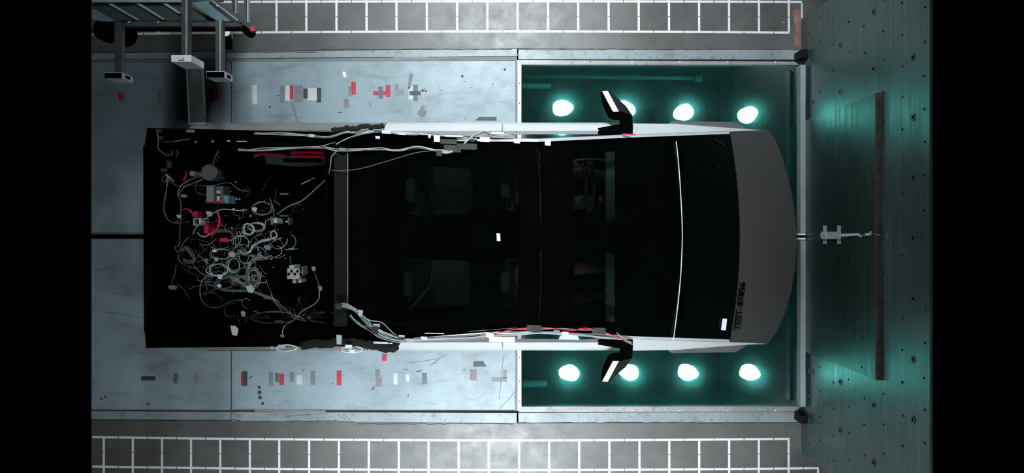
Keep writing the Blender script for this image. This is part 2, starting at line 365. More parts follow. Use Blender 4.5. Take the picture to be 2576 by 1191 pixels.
# ------------------------------------------------------------------ tape grids
def dipu(x): return 79 + 6.6e-6 * (x - 1288) ** 2
def dipt(x): return 3.2 + 3.2e-6 * (x - 1288) ** 2
def dipb(x): return 1108.7 - 7.4e-6 * (x - 1288) ** 2
def dipc(x): return 1183.5 - 8e-6 * (x - 1288) ** 2
def strip(par, a, b, wpx=5.4):
    a = W(*a, .0015); b = W(*b, .0015); d = (b - a).normalized() * .0; s = Vector((-(b - a).y, (b - a).x, 0)).normalized() * (wpx / 500)
    ob('tape_strip', prism([a - s, b - s, b + s, a + s], .0015), 'white_tape', par)
TX = [250.8, 324.5, 397.7, 471.5, 546, 621, 695.6, 770.5, 846.3, 922, 997.3, 1073.6, 1149.8, 1226, 1302, 1378.7, 1454.5, 1531, 1606.7, 1682.8, 1758.6, 1834, 1909.2, 1984.3]
BX = [261, 334, 407.5, 480.5, 554, 628.5, 702.5, 777.6, 852.5, 927.6, 1003.4, 1078, 1153.7, 1229.4, 1305.7, 1381.5, 1457, 1533, 1608.6, 1683.7, 1759, 1834.3, 1909, 1984]
g1 = thing('floor_grid', 'white tape measuring grid on the concrete above the car', 'floor grid', W(1120, 42), 'tape measuring grids')
g2 = thing('floor_grid', 'white tape measuring grid on the concrete below the car', 'floor grid', W(1120, 1145), 'tape measuring grids')
def hline(par, X, fn, x0, x1):
    br = [x0] + [(X[i] + X[i + 1]) / 2 for i in range(len(X) - 1) if x0 < (X[i] + X[i + 1]) / 2 < x1] + [x1]
    for i in range(len(br) - 1):
        if br[i + 1] - br[i] > 6: strip(par, (br[i] + 1, fn(br[i] + 1)), (br[i + 1] - 1, fn(br[i + 1] - 1)))
hline(g1, TX, dipu, 231, 1987); hline(g1, TX, dipt, 231, 2018)
for x in TX:
    m = (dipt(x) + dipu(x)) / 2
    strip(g1, (x, dipt(x) + 2.5), (x + .1, m - .8)); strip(g1, (x + .1, m + .8), (x + .2, dipu(x) - 2.5))
    strip(g1, (x, dipt(x) - 2.5), (x - 1, -34)); strip(g1, (x - 1, -36), (x - 1.2, -72))
strip(g1, (2017, 8), (2017.5, 46), 3.5)
hline(g1, TX, lambda x: dipt(x) - 77, 231, 2018)
hline(g2, BX, dipb, 231, 1987); hline(g2, BX + [2058], dipc, 231, 2061)
for x in BX + [2058]:
    m = (dipb(x) + dipc(x)) / 2
    if x < 2000:
        strip(g2, (x, dipb(x) + 2.5), (x, m - .8)); strip(g2, (x, m + .8), (x, dipc(x) - 2.5))
    strip(g2, (x, dipc(x) + 2.5), (x, 1219)); strip(g2, (x, 1221), (x, 1257))
hline(g2, BX + [2058], lambda x: dipc(x) + 76, 231, 2061)

# ------------------------------------------------------------------ tapes on the floor plates
def tape(px0, py0, px1, py1, m, label, grp='tape marks on the steel plates', lvl=0, sk=0, name='tape_mark'):
    z = .0012 + .0012 * lvl
    ob(name, prism([W(px0, py0, z), W(px1, py0, z), W(px1 + sk, py1, z), W(px0 + sk, py1, z)], z), m, label=label, cat='tape', group=grp)
tape(298, 233, 310, 253, 'red', 'small red tape in the shadow left of the gantry beam', sk=1)
tape(395, 226, 406, 265, 'greytape', 'upright grey tape in the shade near the gantry beam')
tape(525, 224, 535, 254, 'black', 'black tape edge beside a red tape under the gantry')
tape(535, 224, 548, 252, 'red', 'red tape just right of the gantry beam end')
tape(634, 214, 646, 262, 'white', 'tall white tape at the edge of the gantry shadow', sk=1)
tape(704, 215, 717, 258, 'greytape', 'grey tape at the left of the upper tape cluster')
tape(717, 216, 729, 254, 'white', 'white tape left of the red sliver in the upper cluster')
tape(729, 215, 738, 250, 'red', 'narrow red tape between white and grey tapes')
tape(740, 215, 762, 257, 'greytape', 'broad grey tape right of the narrow red tape')
tape(763, 223, 774, 248, 'darktape', 'short dark tape left of a broad white tape')
tape(774, 222, 797, 253, 'white', 'broad white tape between two dark tapes', lvl=1)
tape(796, 221, 808, 258, 'darktape', 'tall dark tape at right end of upper cluster')
tape(876, 216, 884, 242, 'beige', 'beige tape tucked against the bright red tape above the truck')
tape(884, 206, 895, 238, 'red', 'bright red tape in the upper row above the rear wheel', lvl=1)
tape(864, 249, 877, 272, 'beige', 'square beige tape below the bright red tape')
tape(939, 229, 982, 240, 'red', 'horizontal red tape crossed by a grey tape')
tape(952, 218, 963, 248, 'tealtape', 'grey green tape crossing the horizontal red tape', lvl=1)
tape(970, 214, 982, 244, 'red', 'upright red tape at right of the grey cross tape', lvl=1)
tape(993, 211, 1003, 242, 'paletape', 'pale upright tape right of the red cross')
tape(1003, 226, 1016, 240, 'paletape', 'pale short tape beside the dark cross of tapes')
tape(1028, 219, 1038, 250, 'white', 'white tape at left of the dark tape cross')
tape(1040, 213, 1051, 254, 'tealtape', 'upright dark tape of the tape cross')
tape(1030, 229, 1058, 240, 'darktape', 'horizontal dark tape of the tape cross', lvl=1)
tape(355, 947, 391, 958, 'darktape', 'dark horizontal tape at lower left behind the truck')
tape(436, 940, 447, 965, 'tealtape', 'faint worn tape right of the dark horizontal tape')
tape(487, 943, 499, 966, 'beige', 'faint pinkish tape in the lower left row')
tape(543, 938, 553, 972, 'paletape', 'faint tape beside the lower plate seam')
tape(606, 937, 611, 971, 'red', 'thin red tape edge beside dark tape in lower row')
tape(610, 935, 622, 972, 'darktape', 'dark tape with red left edge in lower row', lvl=1)
tape(676, 936, 687, 973, 'greytape', 'pale grey tape left of the lower short red tape')
tape(692, 940, 703, 962, 'tealtape', 'smudged dark tape touching the lower short red tape')
tape(704, 941, 715, 970, 'red', 'lower short red tape with ragged end', sk=-1)
tape(729, 936, 740, 962, 'greytape', 'grey tape right of the lower short red tape')
tape(746, 945, 760, 968, 'white', 'scuffed white tape in the lower row')
tape(781, 935, 793, 969, 'greytape', 'plain grey tape left of the tall red tape')
tape(847, 933, 859, 970, 'red', 'tall clean red tape in the lower row')
tape(961, 891, 973, 909, 'red', 'small red tape right below the truck door')
tape(944, 930, 956, 950, 'greytape', 'grey tape above an orange brown residue')
tape(945, 950, 961, 973, 'beige', 'brown residue tape below a grey tape', lvl=0)
tape(990, 940, 1000, 968, 'white', 'scraped white tape right of the brown residue')
tape(1021, 943, 1030, 960, 'white', 'small white tape left of the grey teal tape')
tape(1062, 939, 1074, 967, 'tealtape', 'grey teal tape in the lower row')
tape(1182, 930, 1199, 958, 'beige', 'beige tape below the dark slanted tape')
tape(1237, 950, 1275, 961, 'paletape', 'pale horizontal tape near the pit corner')
tape(1265, 931, 1275, 951, 'paletape', 'pale upright tape near the pit corner')
ob('tape_mark', pp([(1195, 303), (1207, 294), (1249, 294), (1249, 304)], .0015, .0015), 'darktape', label='dark slanted tape touching the upper door', cat='tape', group='tape marks on the steel plates')
ob('tape_mark', pp([(1191, 910), (1215, 909), (1225, 923), (1191, 923)], .0015, .0015), 'darktape', label='dark slanted tape below the lower door', cat='tape', group='tape marks on the steel plates')
ob('paper_tag', pp([(861, 180), (869, 181), (872, 194), (864, 195)], .004, .003), 'brightwhite', label='tiny white tag with red end above the red tape', cat='tag')
ob('brown_cord', tube([W(735, 258, .006), W(742, 280, .006), W(750, 308, .006)], .006), 'beige', smooth=True, label='brown cord running from the tapes to the truck', cat='cord')

# ------------------------------------------------------------------ crash barrier
bar = thing('crash_barrier', 'tall dark steel crash barrier wall full of bolt holes at right', 'barrier', (2.95, 0, 0))
BX0 = 2.912; ZT = H - (BX0 + .02) * F / (2346 - CX); hb = 2.175
ob('face_plate', box(BX0, -hb, 0, BX0 + .02, hb, ZT), 'barrier', bar)
ob('backing_block', box(BX0 + .02, -hb, 0, 3.3, hb, 1.6), 'concrete', bar)
pan = ob('cover_panel', box(2.88, -1.135, .02, BX0 - .001, 1.135, 1.73), 'panel', bar, label='smaller dark steel panel bolted on the barrier face')
ob('rusty_edge', box(2.878, -1.135, 1.7, 2.9125, 1.135, 1.7335), 'rust', pan)
def meshonly(vf, m):
    me = bpy.data.meshes.new('hole'); me.from_pydata([Vector(p) for p in vf[0]], [], vf[1]); me.materials.append(M[m]); return me
def ring(r0, r1, n=12):
    v = []
    for x, r in ((0, r1), (-.003, r1 * .96), (-.003, r0), (.0, r0)):
        for a in range(n): v.append((x, r * math.cos(6.2832 * a / n), 1.0 * r * math.sin(6.2832 * a / n)))
    f = []
    for k in range(3):
        for a in range(n): f.append((k * n + a, k * n + (a + 1) % n, (k + 1) * n + (a + 1) % n, (k + 1) * n + a))
    return v, f
hole_s = meshonly(cyl((-.0015, 0, 0), .0075, .003, 10, 'x'), 'black'); rim_s = meshonly(ring(.0075, .013), 'greytape')
hole_l = meshonly(cyl((-.0015, 0, 0), .014, .003, 14, 'x'), 'black'); rim_l = meshonly(ring(.014, .03, 14), 'flare')
def hole(x, y, z, big, rim, par):
    o = bpy.data.objects.new('bolt_hole', hole_l if big else hole_s); C.objects.link(o); o.parent = par
    o.location = Vector((x - .002, y, z)) - ORG[par]
    ORG[o] = Vector((x - .002, y, z))
    if rim and par is bar:
        r = bpy.data.objects.new('washer', rim_l if big else rim_s); C.objects.link(r); r.parent = o; r.location = (0, 0, 0)
rows = [(-9 + i) * .2367 + .09 for i in range(19)]
for zi, z in enumerate((.2, .48, .80, 1.13, 1.43, 1.77, 2.07, 2.39)):
    for y in rows:
        yy = y + random.uniform(-.01, .01) + (.1 if zi % 2 else 0)
        if abs(yy) > 2.1 or (z < 1.75 and abs(yy) < 1.2): continue
        hole(BX0, yy, z + random.uniform(-.008, .008), False, random.random() < .45, bar)
for z, ys in ((2.23, (1.75, 1.3, .866, .425, -.013, -.45, -.893, -1.33, -1.77)), (1.6, (1.81, 1.35, -1.36, -1.82)), (.95, (1.70, 1.28, -1.29, -1.72)), (.31, (1.72, 1.3, -1.31, -1.74))):
    for y in ys: hole(BX0, y, z, True, True, bar)
for px, py in ((2172, 562), (2170, 852), (2168, 925)):
    p = Bf(px, py, 2.88); hole(2.88, p.y, p.z, False, False, pan)
# taped sensor on the panel
sen = thing('sensor', 'white contact sensor taped flat on the barrier panel', 'sensor', Bf(2092, 591, 2.88))
def face(poly, X0, th):
    v0 = [Bf(x, y, X0) for x, y in poly]; n = len(v0); v = v0 + [p - Vector((th, 0, 0)) for p in v0]
    return v, [tuple(range(n)), tuple(range(2 * n - 1, n - 1, -1))] + [(i, (i + 1) % n, (i + 1) % n + n, i + n) for i in range(n)]
ob('sensor_body', face([(2072, 585), (2109, 585), (2112, 589), (2112, 596), (2109, 600), (2072, 600), (2070, 592)], 2.88, .022), 'white', sen, bevel=.006)
for x in (2071, 2107):
    ob('tape', face([(x, 568), (x + 8, 568), (x + 8, 585.5), (x, 585.5)], 2.879, .003), 'white', sen)
    ob('tape', face([(x, 599.5), (x + 8, 599.5), (x + 8, 614), (x, 614)], 2.879, .003), 'white', sen)
    ob('tape', face([(x, 584), (x + 8, 584), (x + 8, 601), (x, 601)], 2.8595, .003), 'white', sen)
ob('strap', face([(2113, 589), (2160, 587), (2169, 596), (2166, 597), (2158, 593), (2113, 596)], 2.879, .004), 'brightwhite', sen)
wr = thing('sensor_wire', 'thin wire with white plug running from the barrier sensor', 'wire', Bf(2200, 592, 2.87))
def bt(pts, X, r, nm, m, par): ob(nm, tube([Bf(x, y, X) for x, y in pts], r), m, par, smooth=True)
bt([(2167, 592), (2180, 591), (2196, 588), (2214, 592)], 2.865, .003, 'lead', 'wire', wr)
bt([(2218, 593), (2260, 592), (2300, 592), (2344, 591)], 2.903, .002, 'lead', 'greywire', wr)
ob('plug', face([(2180, 588), (2187, 587), (2187, 593), (2180, 593)], 2.87, .014), 'brightwhite', wr)
ob('plug', face([(2189, 583), (2193, 582), (2193, 592), (2188, 591)], 2.87, .006), 'tag', wr)
ob('tape', face([(2229, 586), (2234, 586), (2235, 600), (2229, 600)], 2.911, .003), 'greytape', wr)

# ------------------------------------------------------------------ overhead gantry, top left
gan = thing('camera_gantry', 'dark steel gantry platform with hanging arms at top left', 'gantry', W(400, 60, 0))
GZ = 2.0
def gb(name, poly, z, th, m='gantry', par=None, **k): return ob(name, pp(poly, z, th), m, par or gan, **k)
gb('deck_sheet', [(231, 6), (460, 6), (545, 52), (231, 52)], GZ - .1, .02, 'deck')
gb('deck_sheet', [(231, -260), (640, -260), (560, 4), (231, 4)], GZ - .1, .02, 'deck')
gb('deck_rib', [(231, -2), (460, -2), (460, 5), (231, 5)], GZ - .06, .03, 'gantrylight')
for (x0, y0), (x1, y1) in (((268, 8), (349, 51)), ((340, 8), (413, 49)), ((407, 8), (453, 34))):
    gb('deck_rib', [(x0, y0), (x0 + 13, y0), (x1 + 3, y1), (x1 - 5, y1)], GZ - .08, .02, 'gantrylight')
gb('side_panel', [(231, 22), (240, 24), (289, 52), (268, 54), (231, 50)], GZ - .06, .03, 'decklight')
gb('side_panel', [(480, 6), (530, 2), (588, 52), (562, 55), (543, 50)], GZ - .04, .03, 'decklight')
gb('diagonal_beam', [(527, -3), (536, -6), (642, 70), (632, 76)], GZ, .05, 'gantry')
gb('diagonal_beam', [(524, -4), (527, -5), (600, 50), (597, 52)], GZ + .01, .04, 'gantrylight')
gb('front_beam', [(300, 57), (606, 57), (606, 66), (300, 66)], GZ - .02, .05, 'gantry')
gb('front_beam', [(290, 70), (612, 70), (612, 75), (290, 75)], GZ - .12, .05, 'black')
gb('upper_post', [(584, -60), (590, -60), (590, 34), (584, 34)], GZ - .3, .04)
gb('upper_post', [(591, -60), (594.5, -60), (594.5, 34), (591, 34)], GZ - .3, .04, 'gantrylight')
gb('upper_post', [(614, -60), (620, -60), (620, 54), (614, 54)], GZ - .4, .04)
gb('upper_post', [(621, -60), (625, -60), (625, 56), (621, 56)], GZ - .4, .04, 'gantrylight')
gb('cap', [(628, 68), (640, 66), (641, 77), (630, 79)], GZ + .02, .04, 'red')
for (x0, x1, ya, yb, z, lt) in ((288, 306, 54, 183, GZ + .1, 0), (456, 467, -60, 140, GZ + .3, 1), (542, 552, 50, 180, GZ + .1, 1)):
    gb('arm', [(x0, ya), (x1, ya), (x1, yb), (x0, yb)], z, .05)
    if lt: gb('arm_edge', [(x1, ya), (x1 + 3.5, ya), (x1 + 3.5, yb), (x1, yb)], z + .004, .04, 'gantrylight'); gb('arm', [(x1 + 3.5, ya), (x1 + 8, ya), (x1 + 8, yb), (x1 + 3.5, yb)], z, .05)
# broad sloping beam below the white box
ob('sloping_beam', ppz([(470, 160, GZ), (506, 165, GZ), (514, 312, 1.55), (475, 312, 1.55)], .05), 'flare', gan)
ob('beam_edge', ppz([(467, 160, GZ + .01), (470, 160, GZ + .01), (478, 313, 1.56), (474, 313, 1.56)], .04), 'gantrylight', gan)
ob('beam_foot', pp([(474, 308), (520, 308), (520, 315), (474, 315)], 1.57, .03), 'greytape', gan)
def gbox(px0, py0, px1, py1, z, dz, m, lab, scr):
    t = thing('camera_box', lab, 'camera', W((px0 + px1) / 2, (py0 + py1) / 2, z - dz), 'boxes hanging under the gantry')
    ob('housing', pbox(px0, py0, px1, py1, z, z - dz), m, t, bevel=.004)
    if scr:
        ob('black_top', pbox(px0 + 1, py0 + 1.5, px1 - 1, py1 - 1, z + .004, z), 'black', t)
        a = W(px1, py1, z); ob('lens', box(a.x - .001, a.y + .015, z - dz * .7, a.x + .004, a.y + .035, z - dz * .3), 'black', t)
    else:
        ob('marking', pbox(px0 + 19, py0 + 12, px0 + 33, py0 + 15, z + .003, z), 'greytape', t)
        for q in (17, 27, 31): ob('marking', pbox(px0 + q, py0 + 7, px0 + q + 3, py0 + 9, z + .003, z), 'paletape', t)
gbox(262, 182, 307, 198, GZ + .12, .17, 'white', 'small camera box with black top at far left', 1)
gbox(430, 138, 481, 156, GZ + .32, .24, 'brightwhite', 'plain white box under the middle gantry arm', 0)
gbox(519, 179, 565, 196, GZ + .12, .17, 'white', 'small camera box with black top right of the plain white box', 1)
# round lamp with shiny reflector next to the arm, and a black drum
lp = thing('reflector_lamp', 'black lamp head with a shiny round reflector beside the gantry arm', 'lamp', W(573, 95, 1.5))
ob('reflector', cyl(W(573, 84, 1.56), .02, .05, 20, r2=.036), 'brightwhite', lp, smooth=False)
ob('lamp_body', cyl(W(575, 100, 1.5), .035, .05, 16), 'black', lp); ob('bracket', pbox(566, 108, 580, 122, 1.55, 1.5), 'black', lp)
ob('yoke_bar', tube([W(562, 78, 1.55), W(570, 74, 1.6), W(582, 80, 1.6), (W(584, 98, 1.55))], .005), 'greytape', lp, smooth=True)
dr = thing('equipment_drum', 'black round equipment drum hanging beneath the gantry deck', 'drum', W(318, 90, 1.7))
ob('drum_body', cyl(W(318, 90, 1.7), .09, .14, 24), 'black', dr); ob('side_drum', cyl(W(278, 84, 1.7), .08, .12, 24), 'black', dr)
ob('head', cyl(W(632, 84, 1.84), .036, .12, 14), 'black', thing('lamp_head', 'small black lamp head below the red cap on the gantry tip', 'lamp', W(632, 84, 1.84)))

# ------------------------------------------------------------------ TRUCK
tr = thing('pickup_truck', 'angular stainless pickup truck with black glass roof, covered in test wiring', 'pickup truck', (-.3, 0, 0))
def zr(x):                                              # height of the cant rail along the truck
    P = [(362, 1.22), (875, 1.62), (1355, 1.79), (1855, 1.12), (2010, .95)]
    if x <= P[0][0]: return P[0][1]
    for (a, b), (c, d) in zip(P, P[1:]):
        if x <= c: return b + (d - b) * (x - a) / (c - a)
    return .95
def tp(name, vf, m, **k): return ob(name, vf, m, tr, **k)
# --- flanks, mirrored: sections (Y outer low, Y crease, Y shoulder)
def sidepiece(name, xa, xb, s, m, prof=None, n=2, **k):
    prof = prof or [(.98, .42), (1.0, .62), (1.018, .9), (.985, 1.0), (.925, 1.09)]
    rws = []
    for i in range(n):
        x = xa + (xb - xa) * i / (n - 1); rws.append([Vector((x, s * y, z)) for y, z in prof])
    rws = [[Vector((p.x, p.y, p.z)) for p in r] + [Vector((p.x, p.y - s * .04, p.z - .02)) for p in reversed(r)] + [r[0]] for r in rws]
    v, f = loft(rws); nn = len(rws[0]) - 1
    f += [tuple(range(nn)), tuple((n - 1) * (nn + 1) + j for j in range(nn - 1, -1, -1))]
    return tp(name, (v, f), m, **k)
X = lambda px, z=1.0: (px - CX) * (H - z) / F
for s, nm in ((1, 'upper'), (-1, 'lower')):
    cyo = 597
    sidepiece('quarter_panel', X(486), X(968), s, 'steelgrey', [(.97, .42), (.985, .62), (1.018, .9), (.99, 1.0), (.925, 1.12)])
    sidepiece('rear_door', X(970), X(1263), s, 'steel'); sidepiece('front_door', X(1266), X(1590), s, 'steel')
    # fender: bright top surface narrowing to the nose
    a = [(1592, 311 if s > 0 else 883, .98), (1700, 312 if s > 0 else 881, .98), (1875, 325 if s > 0 else 868, .97), (1930, 328 if s > 0 else 866, .95)]
    b = [(1592, 341 if s > 0 else 851, 1.28), (1700, 336 if s > 0 else 857, 1.2), (1835, 331.5 if s > 0 else 861.5, 1.08), (1930, 328.5 if s > 0 else 865.5, .955)]
    ra = [W(*p) for p in a]; rb = [W(*p) for p in b]; rc = [Vector((p.x, p.y * .985, .5)) for p in ra]
    tp('fender', loft([rc, ra, rb]), 'steel')
    # wheel flares
    y0, y1 = (305, 326) if s > 0 else (889, 868)
    fp = [(1680, 316 if s > 0 else 877), (1690, y0), (1850, y0 + 2 * s), (1862, 312 if s > 0 else 880), (1880, 326 if s > 0 else 868), (1700, 326 if s > 0 else 866)]
    tp('wheel_flare', pp(fp, .93, .12), 'flare')
    fp = [(500, 318), (520, 311), (690, 311), (715, 318)] if s > 0 else [(500, 876), (520, 884), (690, 884), (715, 876)]
    tp('wheel_flare', pp(fp, .9, .12), 'flare')
    for wx in (X(600, .45), X(1770, .45)):
        wv = ob('wheel', cyl((wx, s * .72, .44), .43, s * .26, 28, 'y') if s > 0 else cyl((wx, -.98, .44), .43, .26, 28, 'y'), 'rubber', tr, smooth=False)
        ob('wheel_rim', cyl((wx, s * .975, .44), .26, .02 * s, 20, 'y'), 'flare', wv)
    # cant rail (bright strip along roof edge, front part) and black rear sail
    pts = [(1150, 349), (1355, 351), (1590, 340), (1835, 331)] if s > 0 else [(1040, 857), (1230, 842), (1355, 838), (1600, 853), (1835, 861)]
    top = [W(x, y, zr(x) + .012) for x, y in pts]; inn = [W(x, y + 6 * s, zr(x) + .02) for x, y in pts]; dn = [W(x, y - 2 * s, zr(x) - .05) for x, y in pts]
    tp('cant_rail', loft([dn, top, inn]), 'rail')
    # side windows: from the door shoulder up to the rail
    lo = [Vector((X(x), s * .92, 1.09)) for x in (980, 1150, 1355, 1560)]
    hi = [W(x, y, zr(x) - .01) for x, y in ((940, 345), (1150, 351), (1355, 353), (1560, 343))] if s > 0 else [W(x, y, zr(x) - .01) for x, y in ((940, 848), (1150, 848), (1355, 836), (1560, 849))]
    w1 = tp('side_window', loft([lo[:3], hi[:3]]), 'winglass'); w2 = tp('side_window', loft([lo[2:], hi[2:]]), 'winglass')
    yy = (333, 341) if s > 0 else (856, 848)
    tp('window_trim', loft([[W(x, yy[0], 1.2) for x in (985, 1560)], [W(x, yy[0] + 1.6 * s, 1.22) for x in (985, 1560)]]), 'greytape')
# bed rails / sails (black)
tp('bed_rail', ppz([(370, 322, 1.22), (480, 324, 1.3), (650, 329, 1.45), (850, 332, 1.6), (970, 333, 1.65), (1200, 345, 1.74), (1355, 352, 1.79), (1355, 372, 1.78), (1200, 374, 1.73), (875, 377, 1.62), (650, 378, 1.45), (362, 378, 1.22)], .12), 'black')
tp('bed_rail', ppz([(362, 820, 1.22), (650, 818, 1.45), (875, 816, 1.62), (1200, 822, 1.73), (1355, 822, 1.78), (1355, 838, 1.79), (1200, 848, 1.74), (1000, 862, 1.66), (870, 872, 1.55), (700, 873, 1.45), (368, 876, 1.22)], .12), 'black')
for s in (1, -1):
    sgn = (lambda a, b: a if s > 0 else b)
    tp('sail_panel', loft([[Vector((X(375, .9), s * .96, .5)), Vector((X(640), s * .99, .5)), Vector((X(975), s * .98, .5))],
                           [Vector((X(375, 1), s * .955, .95)), Vector((X(640), s * .92, 1.05)), Vector((X(975), s * .91, 1.05))],
                           [W(368, sgn(322, 876), 1.22), W(650, sgn(330, 872), 1.45), W(970, sgn(334, 861), 1.65)]]), 'black')
# foam strip with ragged edge over the sails
def ragged(pts, w, z0, seed):
    random.seed(seed); p = smoothline([W(x, y, z) for x, y, z in pts], 8)
    return tube([q + Vector((random.uniform(-.004, .004), random.uniform(-.01, .01), 0)) for q in p], w, 7, 2, .6)
tp('foam_strip', ragged([(835, 328, 1.62), (870, 324, 1.63), (920, 320, 1.65), (965, 317, 1.66)], .02, 0, 3), 'foam', smooth=True)
tp('foam_strip', ragged([(760, 868, 1.5), (860, 862, 1.6), (930, 868, 1.62), (975, 876, 1.62), (1000, 870, 1.64)], .035, 0, 4), 'foam', smooth=True)
# tail
tp('tailgate', ppz([(360, 366, 1.2), (392, 366, 1.2), (392, 835, 1.2), (362, 835, 1.2)], .75), 'black')
tp('rear_bumper', ppz([(371, 322, 1.1), (395, 322, 1.1), (395, 876, 1.1), (371, 876, 1.1)], .75), 'black')
tp('tail_reflector', pp([(365, 872), (371, 873), (370, 878), (365, 877)], 1.0, .02), 'redcable')
# bed
tp('bed_floor', box(X(385, .8), -.80, .84, X(850, .8), .80, .92), 'soot')
tp('bed_wall', box(X(385, 1.1), .74, .75, X(850, 1.3), .78, 1.2), 'soot'); tp('bed_wall', box(X(385, 1.1), -.78, .75, X(850, 1.3), -.74, 1.2), 'soot')
tp('bulkhead', box(X(835, 1.3), -.78, .75, X(846, 1.3), .78, 1.55), 'soot')
tp('wheel_well', box(X(480, 1), .5, .78, X(700, 1), .74, .98), 'soot', bevel=.03); tp('wheel_well', box(X(480, 1), -.74, .78, X(700, 1), -.5, .98), 'soot', bevel=.03)
# roof: cross member, frame and glass
tp('roof_crossmember', pp([(840, 372), (873, 372), (873, 822), (840, 822)], 1.62, .05), 'bedpart')
tp('roof_seam', pp([(873.5, 386), (875.5, 386), (875.5, 770), (873.5, 770)], 1.635, .02), 'greytape')
def roofring():
    o = [(876, 374, 1.62), (1357, 372, 1.79), (1359, 822, 1.79), (876, 818, 1.62)]
    i = [(943, 390, 1.645), (1300, 396, 1.77), (1306, 600, 1.775), (1300, 800, 1.77), (943, 812, 1.645)]
    v = [W(*p) for p in o] + [W(*p) for p in i]
    return v + [p - Vector((0, 0, .03)) for p in v], [(0, 4, 5, 1), (1, 5, 6), (1, 6, 2), (2, 6, 7), (2, 7, 8, 3), (3, 8, 4, 0)]
tp('roof_frame', roofring(), 'black')
tp('roof_glass', ppz([(943, 390, 1.645), (1300, 396, 1.77), (1306, 600, 1.775), (1300, 800, 1.77), (943, 812, 1.645)], .006), 'cabglass')
def bil(x0, x1, top, bot, rows=9, cols=6, bow=0.0):
    R = []
    for i in range(rows):
        t = i / (rows - 1); r = []
        for j in range(cols):
            u = j / (cols - 1); xa = x0(t); xb = x1(t); x = xa + (xb - xa) * u
            yt = top(x); yb = bot(x); y = yt + (yb - yt) * t
            r.append(W(x, y, zr(x) + .02 * (1 - (2 * t - 1) ** 2)))
        R.append(r)
    return R
yt = lambda x: 356 + (x - 1355) * (336 - 356) / 480; yb = lambda x: 832 + (x - 1355) * (859 - 832) / 475
q = lambda t: 1 - (2 * t - 1) ** 2
tp('windshield_header', loft(bil(lambda t: 1358 + 4 * q(t), lambda t: 1440 + 4 * q(t), yt, yb, 9, 3), .01), 'black')
tp('windshield', loft(bil(lambda t: 1440 + 4 * q(t), lambda t: 1700 + 16 * q(t), yt, yb), .006), 'cabglass', smooth=True)
tp('windshield_base', loft(bil(lambda t: 1702 + 16 * q(t), lambda t: 1834 + 26 * q(t), yt, yb), .01), M['cabglass'], smooth=True)
tp('cowl', loft([[p - Vector((0, 0, .06)) for p in r] for r in bil(lambda t: 1706 + 16 * q(t), lambda t: 1832 + 26 * q(t), lambda x: yt(x) + 4, lambda x: yb(x) - 4)]), 'black')
seam = [(1701, 356), (1707, 410), (1712, 480), (1716, 560), (1716, 620), (1712, 700), (1704, 780), (1694, 857)]  # thin white line laid across the windscreen
tp('windshield_line', tube([W(x, y, zr(x) + .021) for x, y in seam], .0036), 'brightwhite', smooth=True, label='thin white line curving across the windscreen')
tp('header_seam', tube([W(x, y, zr(1355) + .012) for x, y in ((1350, 372), (1357, 450), (1361, 600), (1360, 720), (1355, 820))], .002), 'bedpart', smooth=True)
for pts in ([(1798, 350), (1826, 368)], [(1802, 416), (1820, 426)]):
    tp('wiper_reflector', tube([W(x, y, zr(x) + .03) for x, y in pts], .006, flat=.4), 'bedpart')
# hood
bk = lambda t: 1838 + 24 * q(t)
FR = [(1932, 327), (1950, 352), (1966, 390), (1981, 440), (1993, 495), (2001, 550), (2005, 600), (2001, 670), (1990, 735), (1975, 788), (1957, 830), (1932, 866)]
BKp = []
for i, (fx_, fy_) in enumerate(FR):
    t = (fy_ - 327) / (866 - 327); BKp.append((1835 + 26 * q(t) + 1, 331 + (861 - 331) * t))
hr = []
for k in range(7):
    u = k / 6; hr.append([W(b[0] + (f[0] - b[0]) * u, b[1] + (f[1] - b[1]) * u, 1.125 - .175 * u) for b, f in zip(BKp, FR)])
tp('hood', loft(hr, .02), 'hood', smooth=True)
tp('front_fascia', loft([[p - Vector((0, 0, .02)) for p in hr[-1]], [p + Vector((-.05, 0, -.5)) for p in hr[-1]]]), 'black')
tp('undertray', box(-2.9, -.97, .40, 2.25, .97, .46), 'soot')
# text on the hood
fc = bpy.data.curves.new('lettering', 'FONT'); fc.body = 'TEST-87856'; fc.size = .098; fc.extrude = .0006; fc.offset = .0017; fc.space_character = 1.02
fo = bpy.data.objects.new('tmp_text', fc); C.objects.link(fo); bpy.context.view_layer.update()
tm = bpy.data.meshes.new_from_object(fo.evaluated_get(bpy.context.evaluated_depsgraph_get())); bpy.data.objects.remove(fo)
tw = max(v.co.x for v in tm.vertices) or 1
a = W(1858.5, 832, 1.1); b = W(1874, 712, 1.1); L_ = (b - a).length
ang = math.atan2(b.y - a.y, b.x - a.x)
for v in tm.vertices:
    p = Vector((v.co.x * L_ / tw, v.co.y * .86, 0)); c_, s_ = math.cos(ang), math.sin(ang)
    x = a.x + p.x * c_ - p.y * s_; y = a.y + p.x * s_ + p.y * c_
    # rest on the sloping hood
    px = x * F / (H - 1.09) + CX; u = (px - 1861) / (1975 - 1861)
    v.co = Vector((x, y, 1.131 - .175 * max(-.1, u) + v.co.z)) - ORG[tr]
tm.materials.append(M['black']); to = bpy.data.objects.new('lettering', tm); C.objects.link(to); to.parent = tr
to['label'] = 'black lettering TEST-87856 on the hood'
tp('sticker', ppz([(1818, 802, zr(1820) + .032), (1829, 803, zr(1820) + .03), (1826, 832, zr(1820) + .026), (1814, 831, zr(1820) + .028)], .003), 'brightwhite', label='white sticker on the windscreen corner')
tp('roof_rectangle', pp([(1249, 587), (1258, 588), (1259, 607), (1250, 607)], 1.775, .004), 'brightwhite', label='small white rectangle on the glass roof')  # small white rectangle laid on the roof glass
